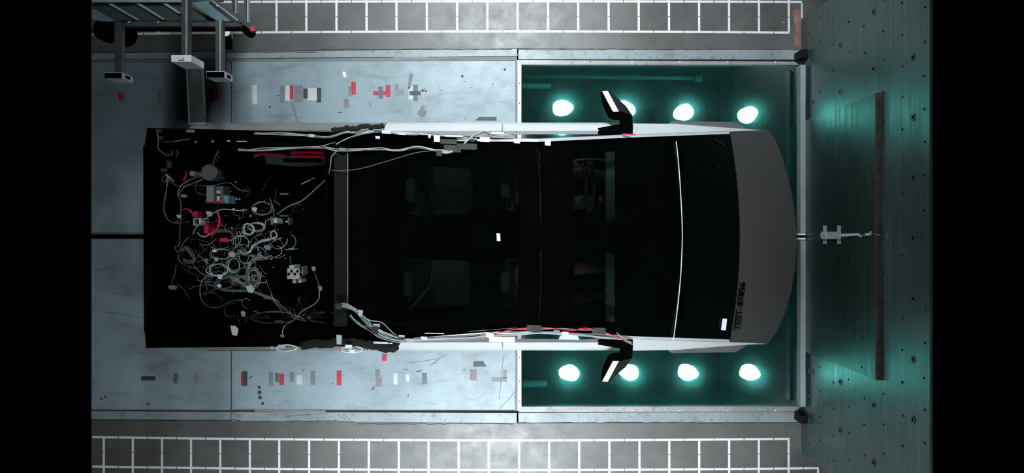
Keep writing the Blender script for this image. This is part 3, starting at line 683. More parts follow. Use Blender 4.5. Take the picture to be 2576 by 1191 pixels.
# mirrors
for s in (1, -1):
    Y = (lambda y: y) if s > 0 else (lambda y: 1190 - y)
    m = tp('mirror', ppz([(1562, Y(338), 1.15), (1593, Y(338), 1.15), (1591, Y(290), 1.15), (1575, Y(266), 1.15), (1532, Y(229), 1.15), (1513, Y(229), 1.15), (1520, Y(262), 1.15), (1533, Y(291), 1.15), (1543, Y(298), 1.15), (1562, Y(299), 1.15)], .09), 'black', bevel=.006)
    ob('mirror_face', ppz([(1515, Y(230), 1.158), (1529, Y(229), 1.158), (1557, Y(281), 1.158), (1542, Y(281), 1.158)], .006), 'rail', m)
    ob('mirror_cover', ppz([(1531, Y(230), 1.158), (1575, Y(268), 1.158), (1589, Y(288), 1.158), (1558, Y(280), 1.158)], .006), 'bedpart', m)
    tp('mirror_base', ppz([(1505, Y(322), 1.12), (1562, Y(312), 1.13), (1592, Y(330), 1.16), (1592, Y(341), 1.17), (1520, Y(341), 1.15)], .06), 'black')
# cabin inside
tp('dashboard', pp([(1524, 382), (1546, 382), (1548, 552), (1525, 562)], 1.2, .1), 'dash'); tp('dashboard', pp([(1524, 632), (1546, 640), (1546, 812), (1524, 810)], 1.2, .1), 'dash')
tp('dash_top', pp([(1548, 382), (1700, 372), (1708, 600), (1690, 830), (1548, 812)], 1.13, .1), 'soot')
tp('touchscreen', pp([(1528, 566), (1556, 560), (1556, 636), (1528, 630)], 1.25, .02), 'black')
tp('cabin_floor', box(X(850, .5), -.85, .45, X(1700, .5), .85, .5), 'soot')
tp('interior_lamp', pp([(1507, 494), (1513, 494), (1513, 508), (1507, 508)], 1.1, .01), 'redcable'); tp('interior_lamp', pp([(1509, 495), (1511, 495), (1511, 506), (1509, 506)], 1.104, .005), 'brightwhite')
tp('steering_column', tube([W(1488, 470, 1.05), W(1535, 470, 1.1)], .03, 10, 1), 'black')
tp('steering_yoke', tube([W(1488, 425, 1.12), W(1493, 445, 1.1), W(1494, 470, 1.08), W(1493, 495, 1.1), W(1488, 518, 1.12), W(1478, 520, 1.16), W(1474, 470, 1.18), W(1478, 423, 1.16), W(1488, 425, 1.12)], .014, 8), 'seat', smooth=True)
tp('windscreen_pillar_trim', tube([W(1440, 405, 1.3), W(1480, 400, 1.28), W(1523, 404, 1.25)], .009, flat=.5), 'wire', smooth=True)
def seat(cx, cy, zb=.95):
    st = tp('seat', pp([(cx - 10, cy - 62), (cx + 95, cy - 58), (cx + 100, cy), (cx + 95, cy + 58), (cx - 10, cy + 62)], zb, .14), 'seat', bevel=.04)
    ob('seat_back', ppz([(cx - 60, cy - 60, zb + .5), (cx - 35, cy - 64, zb + .45), (cx, cy - 60, zb), (cx, cy + 60, zb), (cx - 35, cy + 64, zb + .45), (cx - 60, cy + 60, zb + .5)], .12), 'seat', st, bevel=.03)
    ob('headrest', pp([(cx - 72, cy - 30), (cx - 45, cy - 34), (cx - 45, cy + 34), (cx - 72, cy + 30)], zb + .6, .1), 'seat', st, bevel=.03)
seat(1090, 480); seat(1085, 715); seat(1330, 470, .85); seat(1330, 715, .85)
for cy in (480, 710):
    tp('seat_belt', tube([W(1030, cy - 75 if cy < 600 else cy + 70, 1.5), W(1065, cy - 35 if cy < 600 else cy + 30, 1.42), W(1085, cy, 1.3), W(1086, cy + 30 if cy < 600 else cy - 25, 1.2)], .012, flat=.2), 'flare')

# crash test dummies behind the windscreen
def skin_fig(name, verts, edges, m, parent, label=None):
    me = bpy.data.meshes.new(name); me.from_pydata([Vector(v[0]) - ORG[parent] for v in verts], edges, []); me.materials.append(M[m])
    o = bpy.data.objects.new(name, me); C.objects.link(o); o.parent = parent
    sk = o.modifiers.new('skin', 'SKIN'); me.skin_vertices.new() if not me.skin_vertices else None
    for i, v in enumerate(verts):
        me.skin_vertices[0].data[i].radius = (v[1], v[1]); me.skin_vertices[0].data[i].use_root = (i == 0)
    ss = o.modifiers.new('sub', 'SUBSURF'); ss.levels = 1; ss.render_levels = 1
    for p in me.polygons: p.use_smooth = True
    return o
def dummy(cy, hands, label):
    d = thing('crash_test_dummy', label, 'dummy', W(1300, cy, .9), 'seated crash test dummies')
    y = W(0, cy, 1).y; x0 = .16
    hl = W(1478, cy - 52, 1.17); hr_ = W(1478, cy + 52, 1.17)
    if not hands: hl = Vector((.5, y + .16, .98)); hr_ = Vector((.5, y - .16, .98))
    V = [((x0, y, .98), .15), ((x0 - .05, y, 1.15), .14), ((x0 - .08, y, 1.34), .15), ((x0 - .07, y, 1.42), .06), ((x0 - .05, y, 1.47), .055)]
    E = [(0, 1), (1, 2), (2, 3), (3, 4)]
    V += [((x0 - .03, y, 1.55), .095), ((x0 - .02, y, 1.63), .085)]; E += [(4, 5), (5, 6)]
    for s, hd in ((1, hl), (-1, hr_)):
        k = len(V); V += [((x0 - .07, y + s * .19, 1.36), .06), ((x0 + .14, y + s * .25, 1.14), .045), (hd - Vector((.07, 0, .0)), .026)]
        E += [(2, k), (k, k + 1), (k + 1, k + 2)]
        k = len(V); V += [((x0 + .04, y + s * .11, .95), .09), ((x0 + .46, y + s * .13, 1.0), .062), ((x0 + .72, y + s * .12, .6), .045), ((x0 + .86, y + s * .12, .56), .04)]
        E += [(0, k), (k, k + 1), (k + 1, k + 2), (k + 2, k + 3)]
    skin_fig('body', V, E, 'skin', d)
    for s, hd in ((1, hl), (-1, hr_)):
        h0 = hd - Vector((.07, 0, 0))
        V = [(h0, .024), (h0 + Vector((.045, 0, .012)), .028)]; E = [(0, 1)]
        skin_fig('palm', V, E, 'skin', d)
        for q_ in range(4):
            o_ = (q_ - 1.5) * .019; ln = (.9, 1.05, 1, .8)[q_]
            b_ = h0 + Vector((.06, o_, .02))
            ob('finger', tube([b_, b_ + Vector((.035 * ln, 0, .018)), b_ + Vector((.055 * ln, -s * .004, -.005)), b_ + Vector((.045 * ln, -s * .006, -.028))], .0088, 7, 3), 'skin', d, smooth=True)
        b_ = h0 + Vector((.02, -s * .024, .01))
        ob('thumb', tube([b_, b_ + Vector((.025, -s * .02, .006)), b_ + Vector((.045, -s * .024, -.004))], .0095, 7, 3), 'skin', d, smooth=True)
    for s in (1, -1): ob('knee_pad', cyl((x0 + .47, y + s * .13, 1.045), .035, .015, 14), 'red' if not hands else 'seat', d)
dummy(470, True, 'driver dummy with hands on the steering yoke, seen through the windscreen')
dummy(712, False, 'passenger dummy with reddish knees behind the windscreen')

# ------------------------------------------------------------------ WIRING
def bundle(name, label, cat, wires, group='test wiring on the truck'):
    x, y, z = wires[0][0][0]; t = thing(name, label, cat, W(x, y, z), group)
    for pts, r, m in wires: ob('wire', tube([W(*p) for p in pts], r, 5, 5), m, t, smooth=True)
    return t
def jit(pts, n, a, r, ms, seed, za=.012):
    random.seed(seed); out = []
    for i in range(n):
        out.append(([(x + random.uniform(-a, a) * .6, y + random.uniform(-a, a), z + random.uniform(0, za)) for x, y, z in pts], r, ms[i % len(ms)]))
    return out
def tabs(t, L_):
    for x0, y0, x1, y1, z, m in L_: ob('tape_tab', pp([(x0, y0), (x1, y0 + 1), (x1 - 1, y1), (x0 + 1, y1 - 1)], z, .003), m, t)
def R(pts, dz=.03): return [(x, y, zr(x) + dz) for x, y in pts]
t = bundle('wire_bundle', 'bundle of white wires along the upper rail inner edge', 'wires',
    jit(R([(600, 377), (650, 380), (730, 373), (800, 371), (850, 378), (920, 376), (960, 375), (1005, 378), (1050, 371), (1100, 379), (1140, 374)]), 4, 2.6, .0042, ['wire', 'greywire', 'wire'], 1)
    + jit(R([(1100, 379), (1130, 383), (1158, 370), (1175, 352), (1192, 342)]), 4, 4, .0042, ['wire'], 2))
tabs(t, [(853, 372, 869, 381, zr(860) + .06, 'greytape'), (1107, 350, 1150, 363, zr(1120) + .06, 'cleartape'), (1116, 362, 1150, 376, zr(1120) + .05, 'cleartape'),
         (1150, 361, 1200, 377, zr(1170) + .05, 'cleartape'), (1097, 378, 1112, 393, zr(1100) + .06, 'cleartape'), (1138, 370, 1160, 384, zr(1150) + .06, 'cleartape')])
t = bundle('wire_bundle', 'pale wires along the upper outer rail from tail to door', 'wires',
    jit(R([(640, 336), (700, 337), (745, 338), (790, 343), (830, 345), (870, 335), (900, 333), (940, 330), (985, 334), (1060, 337), (1100, 340), (1150, 344), (1200, 348)], .03), 4, 3, .0045, ['wire', 'greywire', 'wire'], 5)
    + jit(R([(845, 363), (870, 352), (900, 340), (940, 332)], .04), 2, 2, .004, ['wire'], 6)
    + jit(R([(940, 328), (970, 330), (1000, 335), (1050, 337)], .04), 3, 2, .007, ['wire', 'tealwire', 'wire'], 16)
    + jit(R([(1190, 343), (1220, 333), (1240, 340), (1280, 342), (1300, 333)], .05), 5, 4, .004, ['wire', 'greywire'], 7))
tabs(t, [(776, 337, 791, 346, zr(780) + .06, 'tag'), (1002, 336, 1020, 340, zr(1000) + .06, 'brightwhite'), (960, 327, 984, 337, zr(960) + .07, 'white'), (1077, 339, 1084, 348, zr(1080) + .07, 'brightwhite'), (1091, 341, 1107, 358, zr(1100) + .08, 'brightwhite'),
         (1118, 340, 1165, 345, zr(1140) + .06, 'white'), (1207, 345, 1232, 358, zr(1210) + .08, 'brightwhite'), (1236, 332, 1268, 339, zr(1240) + .07, 'brightwhite'), (1284, 347, 1292, 351, zr(1290) + .08, 'red'), (1292, 350, 1309, 361, zr(1300) + .08, 'brightwhite'), (1370, 351, 1386, 367, zr(1375) + .04, 'brightwhite'), (944, 342, 956, 350, zr(950) + .07, 'white'),
         (1566, 336, 1600, 341, zr(1580) + .05, 'red')])
bundle('wire_bundle', 'two wires along the upper bed rail joined by a red dot', 'wires',
    jit(R([(620, 377), (655, 374), (700, 372), (780, 370), (808, 367), (845, 359)], .03), 2, 1.5, .003, ['greywire', 'wire'], 8)
    + [(R([(808, 367), (822, 370), (840, 374)], .04), .003, 'wire')])
t = bundle('wire_loop', 'pale cable loop with frayed end at the upper tail corner', 'wires',
    [(R([(395, 330), (398, 350), (398, 372), (408, 384), (420, 391), (432, 388), (433, 380)], .03), .005, 'greywire'), (R([(442, 378), (448, 385), (443, 394)], .02), .004, 'greywire'),
     (R([(440, 357), (460, 352), (478, 350)], .03), .004, 'wire'), (R([(408, 358), (430, 357), (440, 354)], .03), .003, 'greywire')])
tabs(t, [(392, 325, 408, 334, 1.27, 'cleartape'), (395, 342, 410, 352, 1.27, 'cleartape'), (468, 326, 490, 334, 1.36, 'tag')])
for k, (x, y) in enumerate(((491, 357), (534, 356), (574, 355))):
    tp('rail_clip', pbox(x - 2, y - 2, x + 3, y + 2, zr(x) + .02, zr(x)), 'white')
tp('rail_clip', pbox(595, 355, 620, 357, zr(600) + .02, zr(600)), 'white')
# lower side
t = bundle('wire_bundle', 'thick fan of pale wires over the lower rear roof corner', 'wires',
    jit([(848, 772, 1.66), (870, 770, 1.68), (900, 785, 1.69), (925, 812, 1.7), (950, 832, 1.7), (985, 848, 1.7), (1020, 858, 1.7)], 9, 6, .0045, ['wire', 'tealwire', 'wire', 'tag'], 11, .03)
    + jit([(880, 795, 1.68), (900, 812, 1.69), (930, 830, 1.69), (960, 848, 1.69), (1010, 860, 1.69)], 3, 4, .004, ['greywire', 'wire'], 12)
    + [([(900, 788, 1.7), (930, 806, 1.71), (960, 812, 1.71), (985, 835, 1.71), (1005, 850, 1.7)], .004, 'wire')])
tabs(t, [(843, 764, 861, 778, 1.72, 'cleartape'), (901, 780, 913, 797, 1.73, 'tag'), (938, 815, 956, 824, 1.73, 'wire'), (935, 822, 952, 842, 1.74, 'cableblack'), (1003, 844, 1018, 850, 1.73, 'brightwhite'), (1000, 849, 1018, 856, 1.74, 'cableblack'), (939, 860, 977, 866, 1.68, 'white'), (1018, 852, 1040, 864, 1.72, 'wire')])
t = bundle('wire_bundle', 'pale wires along the lower roof rail to the mirror', 'wires',
    jit(R([(1020, 861), (1080, 856), (1180, 851), (1230, 845), (1300, 842), (1370, 838), (1450, 842), (1520, 850), (1565, 853)], .03), 4, 2, .005, ['wire', 'wire', 'tag'], 13)
    + jit(R([(1180, 834), (1260, 829), (1300, 825)], .02), 1, 1, .003, ['greywire'], 14)
    + jit(R([(1550, 840), (1572, 855), (1590, 866)], .05), 3, 3, .003, ['wire', 'greywire'], 15))
tabs(t, [(1059, 847, 1075, 856, zr(1065) + .06, 'white'), (1068, 838, 1118, 841, zr(1090) + .03, 'white'), (1222, 838, 1242, 850, zr(1230) + .07, 'brightwhite'), (1230, 848, 1296, 862, 1.55, 'rail'), (1414, 835, 1430, 846, zr(1420) + .06, 'brightwhite'), (1325, 818, 1362, 834, zr(1340) + .05, 'cleartape'),
         (1392, 831, 1408, 838, zr(1400) + .05, 'tealwire'), (1488, 825, 1524, 841, zr(1500) + .05, 'cleartape'), (1174, 838, 1177, 850, zr(1175) + .07, 'tealwire')])
bundle('wire_pair', 'twisted red and white wire pair along the lower roof edge', 'wires',
    [(R([(1242, 841), (1270, 834), (1296, 829), (1330, 826), (1370, 825), (1410, 829), (1440, 832), (1470, 826), (1495, 830), (1520, 836), (1550, 848), (1575, 858)], .05), .0042, 'redcable'),
     (R([(1260, 838), (1290, 830), (1370, 828), (1410, 827), (1440, 829), (1470, 831), (1500, 831), (1530, 842), (1560, 850), (1590, 862)], .045), .0035, 'wire')])
# coils on the lower flank
def coil(cx, cy, rx, ry, z, n, r, m, seed, label):
    random.seed(seed); t = thing('wire_coil', label, 'wire coil', W(cx, cy, z), 'test wiring on the truck')
    for i in range(n):
        a0 = random.random() * 6.28; k1 = random.uniform(.75, 1.08); k2 = random.uniform(.75, 1.08); ox = random.uniform(-3, 3)
        ob('wire', tube([W(cx + ox + rx * k1 * math.cos(a0 + q * .5), cy + ry * k2 * math.sin(a0 + q * .5), z + .01 * i) for q in range(random.randint(10, 13))], r, 5, 3), m if isinstance(m, str) else m[i % len(m)], t, smooth=True)
    return t
t = coil(720, 876, 27, 8, 1.5, 4, .0045, 'brightwhite', 3, 'white cable coil hanging on the lower rear quarter panel')
tabs(t, [(700, 868, 718, 878, 1.56, 'white'), (680, 872, 690, 880, 1.55, 'white')])
t = coil(885, 880, 33, 9, 1.6, 5, .0045, ['brightwhite', 'wire'], 4, 'white cable coil with square tags left of the lower door')
tabs(t, [(846, 843, 860, 868, 1.66, 'tag'), (868, 868, 886, 878, 1.68, 'brightwhite'), (878, 880, 893, 890, 1.68, 'brightwhite')])
bundle('loose_wire', 'thin dark wire hooks hanging over the lower door edge', 'wire', [([(982, 870, 1.66), (990, 888, 1.6), (1000, 875, 1.66)], .0025, 'cableblack'), ([(965, 878, 1.6), (969, 886, 1.58)], .0025, 'cableblack')])
# single long wires across the bed
for lab, pts, r, m in (
    ('long pale wire curving across the upper bed', [(697, 540, 1.0), (725, 520, 1.1), (760, 505, 1.2), (795, 475, 1.35), (822, 448, 1.5), (831, 420, 1.62), (834, 395, 1.66), (850, 378, 1.68)], .0045, 'wire'),
    ('thin wire crossing the front corner of the glass roof', [(828, 428, 1.6), (860, 430, 1.66), (905, 425, 1.68), (960, 410, 1.7), (1010, 395, 1.73), (1050, 384, 1.74), (1100, 378, 1.76)], .0032, 'greywire'),
    ('pale wire bending from the tag to the lower rail', [(803, 730, 1.3), (802, 752, 1.3), (788, 768, 1.35), (762, 782, 1.38), (740, 805, 1.45), (715, 822, 1.5), (710, 845, 1.52)], .0042, 'wire'),
    ('long grey wire down the tail side of the bed', [(420, 455, 1.1), (418, 490, 1.1), (412, 530, 1.1), (425, 555, 1.1), (445, 562, 1.1), (475, 558, 1.1)], .004, 'greywire'),
    ('second grey wire beside the long one at the tail', [(424, 455, 1.1), (414, 500, 1.1), (414, 535, 1.1), (432, 560, 1.1), (460, 552, 1.1)], .0035, 'greywire'),
    ('upright grey wire behind the instrument box', [(447, 488, 1.1), (455, 515, 1.1), (453, 560, 1.1), (451, 615, 1.1), (440, 620, 1.1), (448, 635, 1.1), (462, 610, 1.1), (475, 598, 1.1)], .0045, 'greywire'),
    ('grey loop low on the tail side of the bed', [(450, 640, 1.05), (450, 655, 1.05), (465, 667, 1.05), (490, 675, 1.05), (500, 680, 1.05)], .0045, 'greywire'),
    ('wire ending in a tag near the lower tail', [(443, 665, 1.05), (441, 685, 1.05), (434, 705, 1.05), (433, 718, 1.05)], .0035, 'greywire'),
    ('pair end looping from the round sensor', [(447, 488, 1.1), (455, 468, 1.12), (480, 452, 1.12), (510, 440, 1.12), (517, 431, 1.12)], .004, 'wire'),
    ('twin strand left of the round sensor', [(449, 490, 1.1), (465, 470, 1.12), (490, 460, 1.12), (512, 450, 1.12)], .0035, 'wire'),
    ('thin wire arching over the metal box', [(430, 460, 1.1), (455, 470, 1.1), (490, 466, 1.1), (530, 468, 1.12), (575, 460, 1.12), (600, 477, 1.1), (625, 482, 1.1)], .003, 'greywire'),
    ('two strand wire dropping from the upper bed rail', [(550, 378, 1.36), (542, 395, 1.3), (535, 415, 1.2)], .004, 'wire'),
    ('short strand beside the dropping wire', [(549, 378, 1.36), (551, 392, 1.3), (542, 410, 1.2)], .003, 'greywire'),
    ('diagonal pale wire across the red plugs', [(486, 590, 1.12), (492, 575, 1.13), (512, 555, 1.15), (535, 538, 1.16), (560, 527, 1.16), (600, 530, 1.14), (620, 528, 1.12)], .005, 'wire'),
    ('short crooked wire beneath the red plugs', [(496, 586, 1.12), (505, 594, 1.12), (518, 596, 1.12), (526, 588, 1.12)], .006, 'wire'),
    ('grey arc wire beside the red block', [(535, 592, 1.12), (550, 580, 1.12), (565, 578, 1.12), (580, 585, 1.12), (592, 602, 1.1)], .005, 'greywire'),
    ('teal wire ring in the lower bed', [(540, 694, 1.05), (512, 702, 1.05), (503, 730, 1.05), (508, 757, 1.06), (525, 772, 1.06), (550, 774, 1.06), (570, 764, 1.06), (590, 757, 1.05), (612, 756, 1.05)], .0045, 'tealwire'),
    ('thin wire hanging from the bed plug to a tag', [(790, 683, 1.2), (796, 700, 1.22), (803, 720, 1.25)], .003, 'greywire'),
    ('teal grey wire near the middle connector', [(679, 500, 1.1), (686, 520, 1.1), (690, 545, 1.1)], .004, 'greywire'),
    ('thin ring wire beside the lower rail tag', [(598, 795, 1.2), (602, 810, 1.2), (612, 818, 1.2), (620, 808, 1.2), (616, 795, 1.2)], .003, 'greywire')):
    ob('loose_wire', tube([W(*p) for p in pts], r, 5, 5), m, smooth=True, label=lab, cat='wire', group='single wires over the truck bed')
# bundles in the bed
bundle('wire_bundle', 'thick white braid in the middle of the bed', 'wires', jit([(695, 598, 1.1), (680, 603, 1.12), (655, 608, 1.13), (636, 622, 1.13), (628, 635, 1.13), (612, 640, 1.12), (602, 632, 1.1)], 7, 2.5, .0048, ['brightwhite', 'wire', 'tealwire'], 21))
bundle('wire_bundle', 'pale wire bundle crossing to the lower bed corner', 'wires', jit([(575, 692, 1.05), (605, 712, 1.05), (640, 735, 1.08), (690, 755, 1.12), (715, 778, 1.2), (745, 800, 1.25), (790, 815, 1.3)], 7, 4, .0035, ['greywire', 'wire', 'greywire'], 22))
bundle('wire_bundle', 'fan of fine wires beside the white braid', 'wires', jit([(660, 642, 1.08), (640, 652, 1.1), (628, 668, 1.1), (622, 690, 1.08), (618, 712, 1.05)], 9, 9, .0032, ['wire', 'greywire', 'wire'], 23)
       + jit([(598, 625, 1.1), (625, 640, 1.1), (655, 650, 1.1), (680, 648, 1.1)], 5, 6, .003, ['greywire', 'wire'], 24))
t = bundle('wire_bundle', 'frayed bunch of teal grey wire ends at the tail', 'wires', [([(417, 438, 1.14), (420 + 2 * i, 447, 1.13), (415 + 6 * i, 458, 1.1)], .004, ('tealwire', 'wire', 'greywire')[i % 3]) for i in range(5)] + [([(417, 438, 1.14), (408, 450, 1.12), (412, 458, 1.1), (420, 455, 1.1)], .0035, 'greywire')])
tabs(t, [(418, 404, 432, 424, 1.16, 'cleartape'), (404, 424, 420, 434, 1.16, 'cleartape')])
bundle('wire_bundle', 'grey wire knot below the tail uprights', 'wires', jit([(455, 635, 1.1), (470, 625, 1.1), (485, 640, 1.1), (490, 655, 1.1), (478, 662, 1.1), (460, 655, 1.1)], 5, 6, .0032, ['greywire'], 25))
coil(588, 668, 18, 20, 1.08, 3, .0045, ['brightwhite', 'tealwire', 'wire'], 31, 'bright ring of white wire in the lower middle of the bed')
coil(548, 680, 26, 17, 1.06, 5, .004, ['wire', 'brightwhite', 'greywire'], 32, 'coil of white wires left of the bright ring')
coil(624, 578, 14, 14, 1.1, 5, .004, ['wire', 'brightwhite', 'greywire'], 33, 'tight wire coil above the white braid')
coil(646, 572, 20, 12, 1.1, 4, .004, ['wire', 'wire', 'greywire'], 34, 'tangled wire coil right of the tight coil')
coil(636, 700, 17, 26, 1.06, 7, .0034, ['wire', 'greywire', 'greywire'], 35, 'tall oval tangle of fine wires near the terminal block')
coil(590, 715, 50, 20, 1.03, 6, .003, ['greywire', 'tealwire'], 36, 'broad dim tangle low in the bed')
coil(560, 640, 30, 12, 1.03, 4, .003, ['greywire', 'wire'], 37, 'small dim tangle under the white labels')
coil(660, 525, 26, 18, 1.0, 5, .0025, ['greywire'], 38, 'faint wire tangle in the upper middle of the bed')
coil(560, 700, 40, 34, 1.0, 4, .003, ['greywire'], 39, 'wide faint tangle beside the teal ring')
coil(690, 592, 8, 12, 1.13, 3, .005, ['wire', 'tealwire'], 40, 'small pale loop at the right end of the braid')
coil(690, 800, 60, 16, 1.2, 5, .004, ['cableblack', 'greywire', 'bedpart'], 41, 'dark cable heap along the lower bed rail')
coil(820, 800, 55, 16, 1.42, 7, .004, ['bedpart', 'greywire', 'cableblack'], 42, 'dark cable heap under the lower roof corner')
random.seed(77)
def tangle(n, cx, cy, sx, sy, z0, z1, ms, r, label, ln=26):
    t = thing('wire_tangle', label, 'wires', W(cx, cy, z0), 'test wiring on the truck')
    for i in range(n):
        x = random.gauss(cx, sx); y = random.gauss(cy, sy); a = random.random() * 6.28; cv = random.uniform(-.7, .7); z = random.uniform(z0, z1); P = []
        for k in range(random.randint(4, 8)):
            P.append(W(min(max(x, 400), 820), min(max(y, 395), 800), z)); x += ln * .4 * math.cos(a); y += ln * .4 * math.sin(a); a += cv + random.uniform(-.25, .25); z += random.uniform(-.01, .01)
        ob('wire', tube(P, random.choice(r), 5, 4), random.choice(ms), t, smooth=True)
tangle(46, 625, 650, 40, 42, .98, 1.1, ['wire', 'greywire', 'greywire', 'tealwire', 'wire', 'tag'], (.0022, .003, .0038), 'dense tangle of pale wires in the middle of the bed')
tangle(34, 545, 590, 45, 55, .94, 1.05, ['greywire', 'greywire', 'bedpart', 'red', 'flare'], (.002, .003, .0035), 'dim tangle of grey and red wires around the plugs')
tangle(26, 560, 690, 38, 35, .98, 1.07, ['wire', 'greywire', 'tealwire'], (.0022, .0032), 'tangle of wires around the left coil')
tangle(22, 735, 785, 55, 14, 1.15, 1.25, ['greywire', 'bedpart', 'flare', 'wire'], (.002, .003), 'dark wire tangle along the lower front of the bed', 22)
tangle(20, 640, 530, 45, 25, .92, 1.0, ['greywire', 'bedpart', 'flare'], (.002, .003), 'sparse dim wires in the upper middle of the bed', 18)
# red hoses
bundle('red_hose', 'two thick red hoses along the upper bed wall', 'hose', [([(732, 384, 1.42), (780, 382, 1.46), (832, 386, 1.5)], .014, 'redcable'), ([(732, 393, 1.40), (780, 393, 1.44), (832, 395, 1.48)], .012, 'redcable')], 'red hoses in the truck bed')
bundle('red_hose', 'single bent red hose left of the pair on the upper bed wall', 'hose', [([(641, 394, 1.36), (652, 388, 1.38), (680, 388, 1.39), (720, 392, 1.40)], .013, 'redcable')], 'red hoses in the truck bed')
bundle('red_cable', 'bent red cable right of the red plugs', 'cable', [([(547, 534, 1.1), (552, 550, 1.1), (550, 570, 1.1), (540, 582, 1.1), (525, 592, 1.1)], .010, 'redcable')], 'red cables in the truck bed')
bundle('red_cable', 'short dark red cable near the tail connectors', 'cable', [([(458, 530, 1.05), (468, 526, 1.05), (480, 532, 1.05), (488, 545, 1.05)], .006, 'redcable')], 'red cables in the truck bed')
bundle('red_cable', 'small red strap above the twin strand', 'cable', [([(468, 430, .95), (467, 445, .95), (462, 455, .95)], .012, 'redcable')], 'red cables in the truck bed')
# devices in the bed
def dev(name, lab, cat, parts, group='instruments in the truck bed'):
    p0 = parts[0]; v = p0[1][0]; c = sum((Vector(q) for q in v), Vector()) / len(v); c.z = min(Vector(q).z for q in v)
    t = thing(name, lab, cat, c, group)
    for nm, vf, m in parts: ob(nm, vf, m, t, bevel=.003 if nm in ('case', 'base') else 0)
    return t
dev('instrument_box', 'grey metal instrument box with red lower edge in the upper bed', 'instrument', [('case', pbox(519, 467, 537, 509, 1.12, .93), 'greytape'), ('case', pbox(543, 468, 561, 508, 1.1, .93), 'flare'), ('red_edge', pbox(519, 509, 564, 512, 1.1, 1.06), 'red'), ('slot', pbox(547, 494, 549.5, 506, 1.13, 1.1), 'brightwhite'), ('latch', pbox(545, 480, 553, 487, 1.13, 1.1), 'tag'), ('teal_plug', pbox(562, 492, 575, 512, 1.12, .95), 'tealwire'), ('red_plug', pbox(553, 505, 563, 511, 1.14, 1.1), 'red')])
dev('round_sensor', 'small round grey sensor cap above the instrument box', 'sensor', [('base', cyl(W(519, 444, .93), .024, .32, 16), 'greytape'), ('slot', pbox(518, 438, 520, 450, 1.125, 1.12), 'flare')])
dev('motor_can', 'round grey motor can above the instrument box', 'motor', [('base', cyl(W(553, 440, .93), .07, .25, 24), 'flare'), ('hub', cyl(W(546, 432, 1.05), .03, .03, 16), 'black'), ('slit', pbox(545, 442, 585, 444, 1.06, 1.05), 'black')])
dev('connector', 'square white connector frame left of the red plugs', 'connector', [('base', pbox(486, 549, 508, 552, 1.12, .93), 'wire'), ('side', pbox(486, 552, 489, 565, 1.12, .93), 'wire'), ('side', pbox(501, 552, 505, 566, 1.12, .93), 'brightwhite'), ('side', pbox(486, 565, 508, 568, 1.12, .93), 'wire')])
dev('plug', 'bright red plug in the middle of the tail area', 'plug', [('case', pbox(513, 570, 524, 588, 1.1, .93), 'redcable'), ('neck', pbox(515, 560, 521, 570, 1.1, .95), 'red')])
dev('plug', 'wide red plug below the metal bracket', 'plug', [('case', pbox(553, 599, 570, 610, 1.1, .93), 'redcable'), ('pin', pbox(570, 603, 574, 608, 1.1, .95), 'greytape')])
dev('plug', 'small dark red plug above the white connector frame', 'plug', [('case', pbox(487, 532, 497, 548, 1.05, .93), 'red')])
dev('bracket', 'dim grey bracket above the wide red plug', 'bracket', [('case', pbox(545, 580, 574, 586, 1.08, .93), 'flare'), ('side', pbox(545, 586, 549, 608, 1.06, .93), 'bedpart'), ('side', pbox(572, 586, 575, 600, 1.06, .93), 'bedpart')])
tb = dev('terminal_block', 'white terminal block with black studs in the lower bed', 'terminal block', [('case', pbox(722, 676, 754, 703, 1.12, .93), 'wire'), ('case', pbox(727, 668, 741, 676, 1.12, .93), 'wire'), ('foot', pbox(736, 703, 744, 713, 1.1, .93), 'wire'), ('foot', pbox(750, 703, 758, 712, 1.1, .93), 'wire'), ('case', pbox(754, 672, 762, 692, 1.1, .93), 'greytape')])
for x, y in ((727, 690), (742, 690), (757, 690), (734, 683), (749, 683), (757, 676)): ob('stud', cyl(W(x, y, 1.12), .011, .012, 10), 'black', tb)
ob('red_pin', cyl(W(757, 700, 1.1), .010, .02, 8), 'redcable', tb)
dev('connector', 'pale teal connector right of the wire coils', 'connector', [('case', pbox(688, 549, 697, 562, 1.14, .95), 'tag'), ('case', pbox(680, 546, 688, 566, 1.1, .95), 'tealtape')])
dev('bracket', 'dim square bracket ring right of the teal connector', 'bracket', [('case', pbox(702, 542, 724, 545, 1.05, .93), 'flare'), ('side', pbox(724, 548, 727, 566, 1.05, .93), 'flare'), ('pin', pbox(719, 556, 721, 560, 1.08, .93), 'brightwhite')])
dev('bracket', 'small curved clip near the centre of the bed', 'bracket', [('case', pbox(725, 625, 741, 629, 1.05, .93), 'greytape'), ('side', pbox(725, 615, 727, 625, 1.05, .93), 'bedpart'), ('side', pbox(739, 619, 741, 625, 1.05, .93), 'bedpart')])
dev('bracket', 'faint narrow plate in the upper middle of the bed', 'bracket', [('case', pbox(703, 486, 724, 491, 1.0, .93), 'flare')])
random.seed(12)
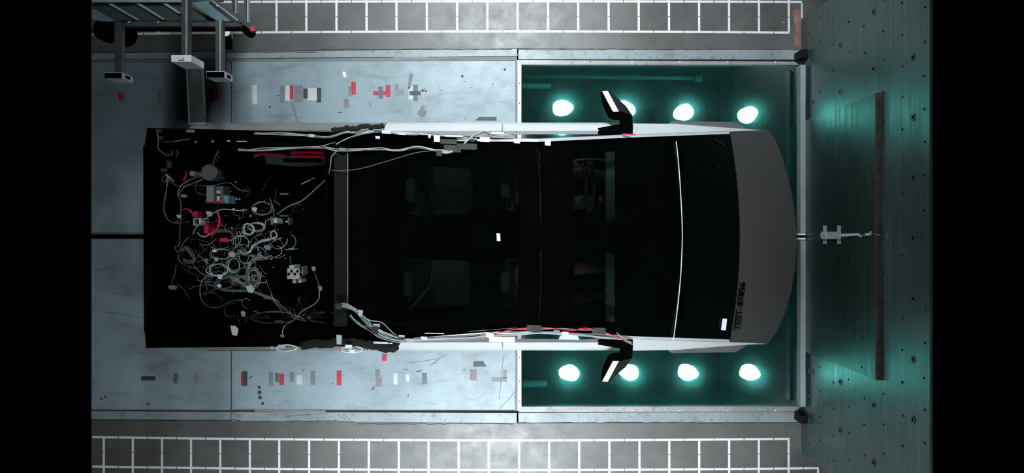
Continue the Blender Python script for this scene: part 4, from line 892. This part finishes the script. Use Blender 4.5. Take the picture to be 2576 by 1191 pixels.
for i, (x, y, ww, hh, m, lab) in enumerate((
    (517, 532, 19, 13, 'tag', 'white label stuck on the diagonal wire'), (533, 628, 13, 7, 'brightwhite', 'small bright label above the left coil'),
    (537, 648, 13, 10, 'tag', 'square grey label in the left coil'), (513, 650, 11, 14, 'greytape', 'dim label left of the square grey label'),
    (573, 634, 20, 14, 'tag', 'teal grey tape knot right of the bright label'), (443, 540, 14, 10, 'tag', 'frayed tape on the tail uprights'),
    (421, 718, 26, 12, 'greytape', 'tag at the end of a tail wire'), (783, 670, 12, 13, 'greytape', 'grey tag right of the terminal block'),
    (799, 719, 12, 14, 'greytape', 'grey tag on the bending wire'), (704, 843, 12, 7, 'greytape', 'small tag on the lower bed rail'),
    (545, 691, 15, 12, 'brightwhite', 'bright white label under the left coil'), (546, 715, 11, 9, 'brightwhite', 'small slanted white label inside the teal ring'),
    (605, 783, 13, 15, 'brightwhite', 'torn white tag above the lower bed rail'), (579, 820, 21, 26, 'brightwhite', 'long curled white tape on the lower bed rail'),
    (583, 698, 20, 13, 'greytape', 'crumpled grey tape in the lower tangle'), (618, 718, 22, 20, 'white', 'bright curved tape loop at the right of the tangle'),
    (633, 521, 14, 12, 'tag', 'crumpled foil label in the upper tangle'), (663, 616, 20, 14, 'greytape', 'leaf shaped grey tape below the braid'),
    (690, 805, 24, 12, 'tealtape', 'teal patch in the lower wheel well'), (452, 489, 20, 9, 'greytape', 'grey clip on the upright tail wire'))):
    z = (1.5 if y > 815 else (1.25 if x > 770 or y > 780 else 1.13)); k = random.uniform(-3, 3)
    ob('wire_tag', pp([(x, y + abs(k)), (x + ww * .6, y), (x + ww, y + hh * .35 + k * .3), (x + ww * .8, y + hh), (x + ww * .25, y + hh * .9)], z, .004), m, label=lab, cat='tag', group='tags and tape on the bed wiring')
# bed screws, and glints painted as small pale pegs
random.seed(5)
for i in range(46):
    x = random.gauss(620, 70); y = random.gauss(560, 75)
    if 400 < x < 820 and 400 < y < 790: tp('bed_screw_glint', cyl(W(x, y, .95), random.uniform(.003, .007), .02, 6), random.choice(['white', 'greytape', 'brightwhite']))
tp('fallen_strip', tube([W(758, 464, 1.2), (W(770, 458, 1.2)), W(782, 452, 1.2)], .003), 'white'); tp('fallen_strip', tube([W(784, 450, 1.2), W(794, 448, 1.2)], .0025), 'white')
tp('bed_liner_patch', pp([(665, 392), (830, 395), (828, 415), (750, 420), (670, 412)], 1.05, .01), 'tealtape'); tp('bed_liner_patch', pp([(483, 378), (560, 378), (555, 386), (500, 388)], .95, .01), 'tealtape')
tp('liner_bar', pp([(712, 405), (808, 406), (808, 409), (712, 408)], 1.08, .02), 'black')
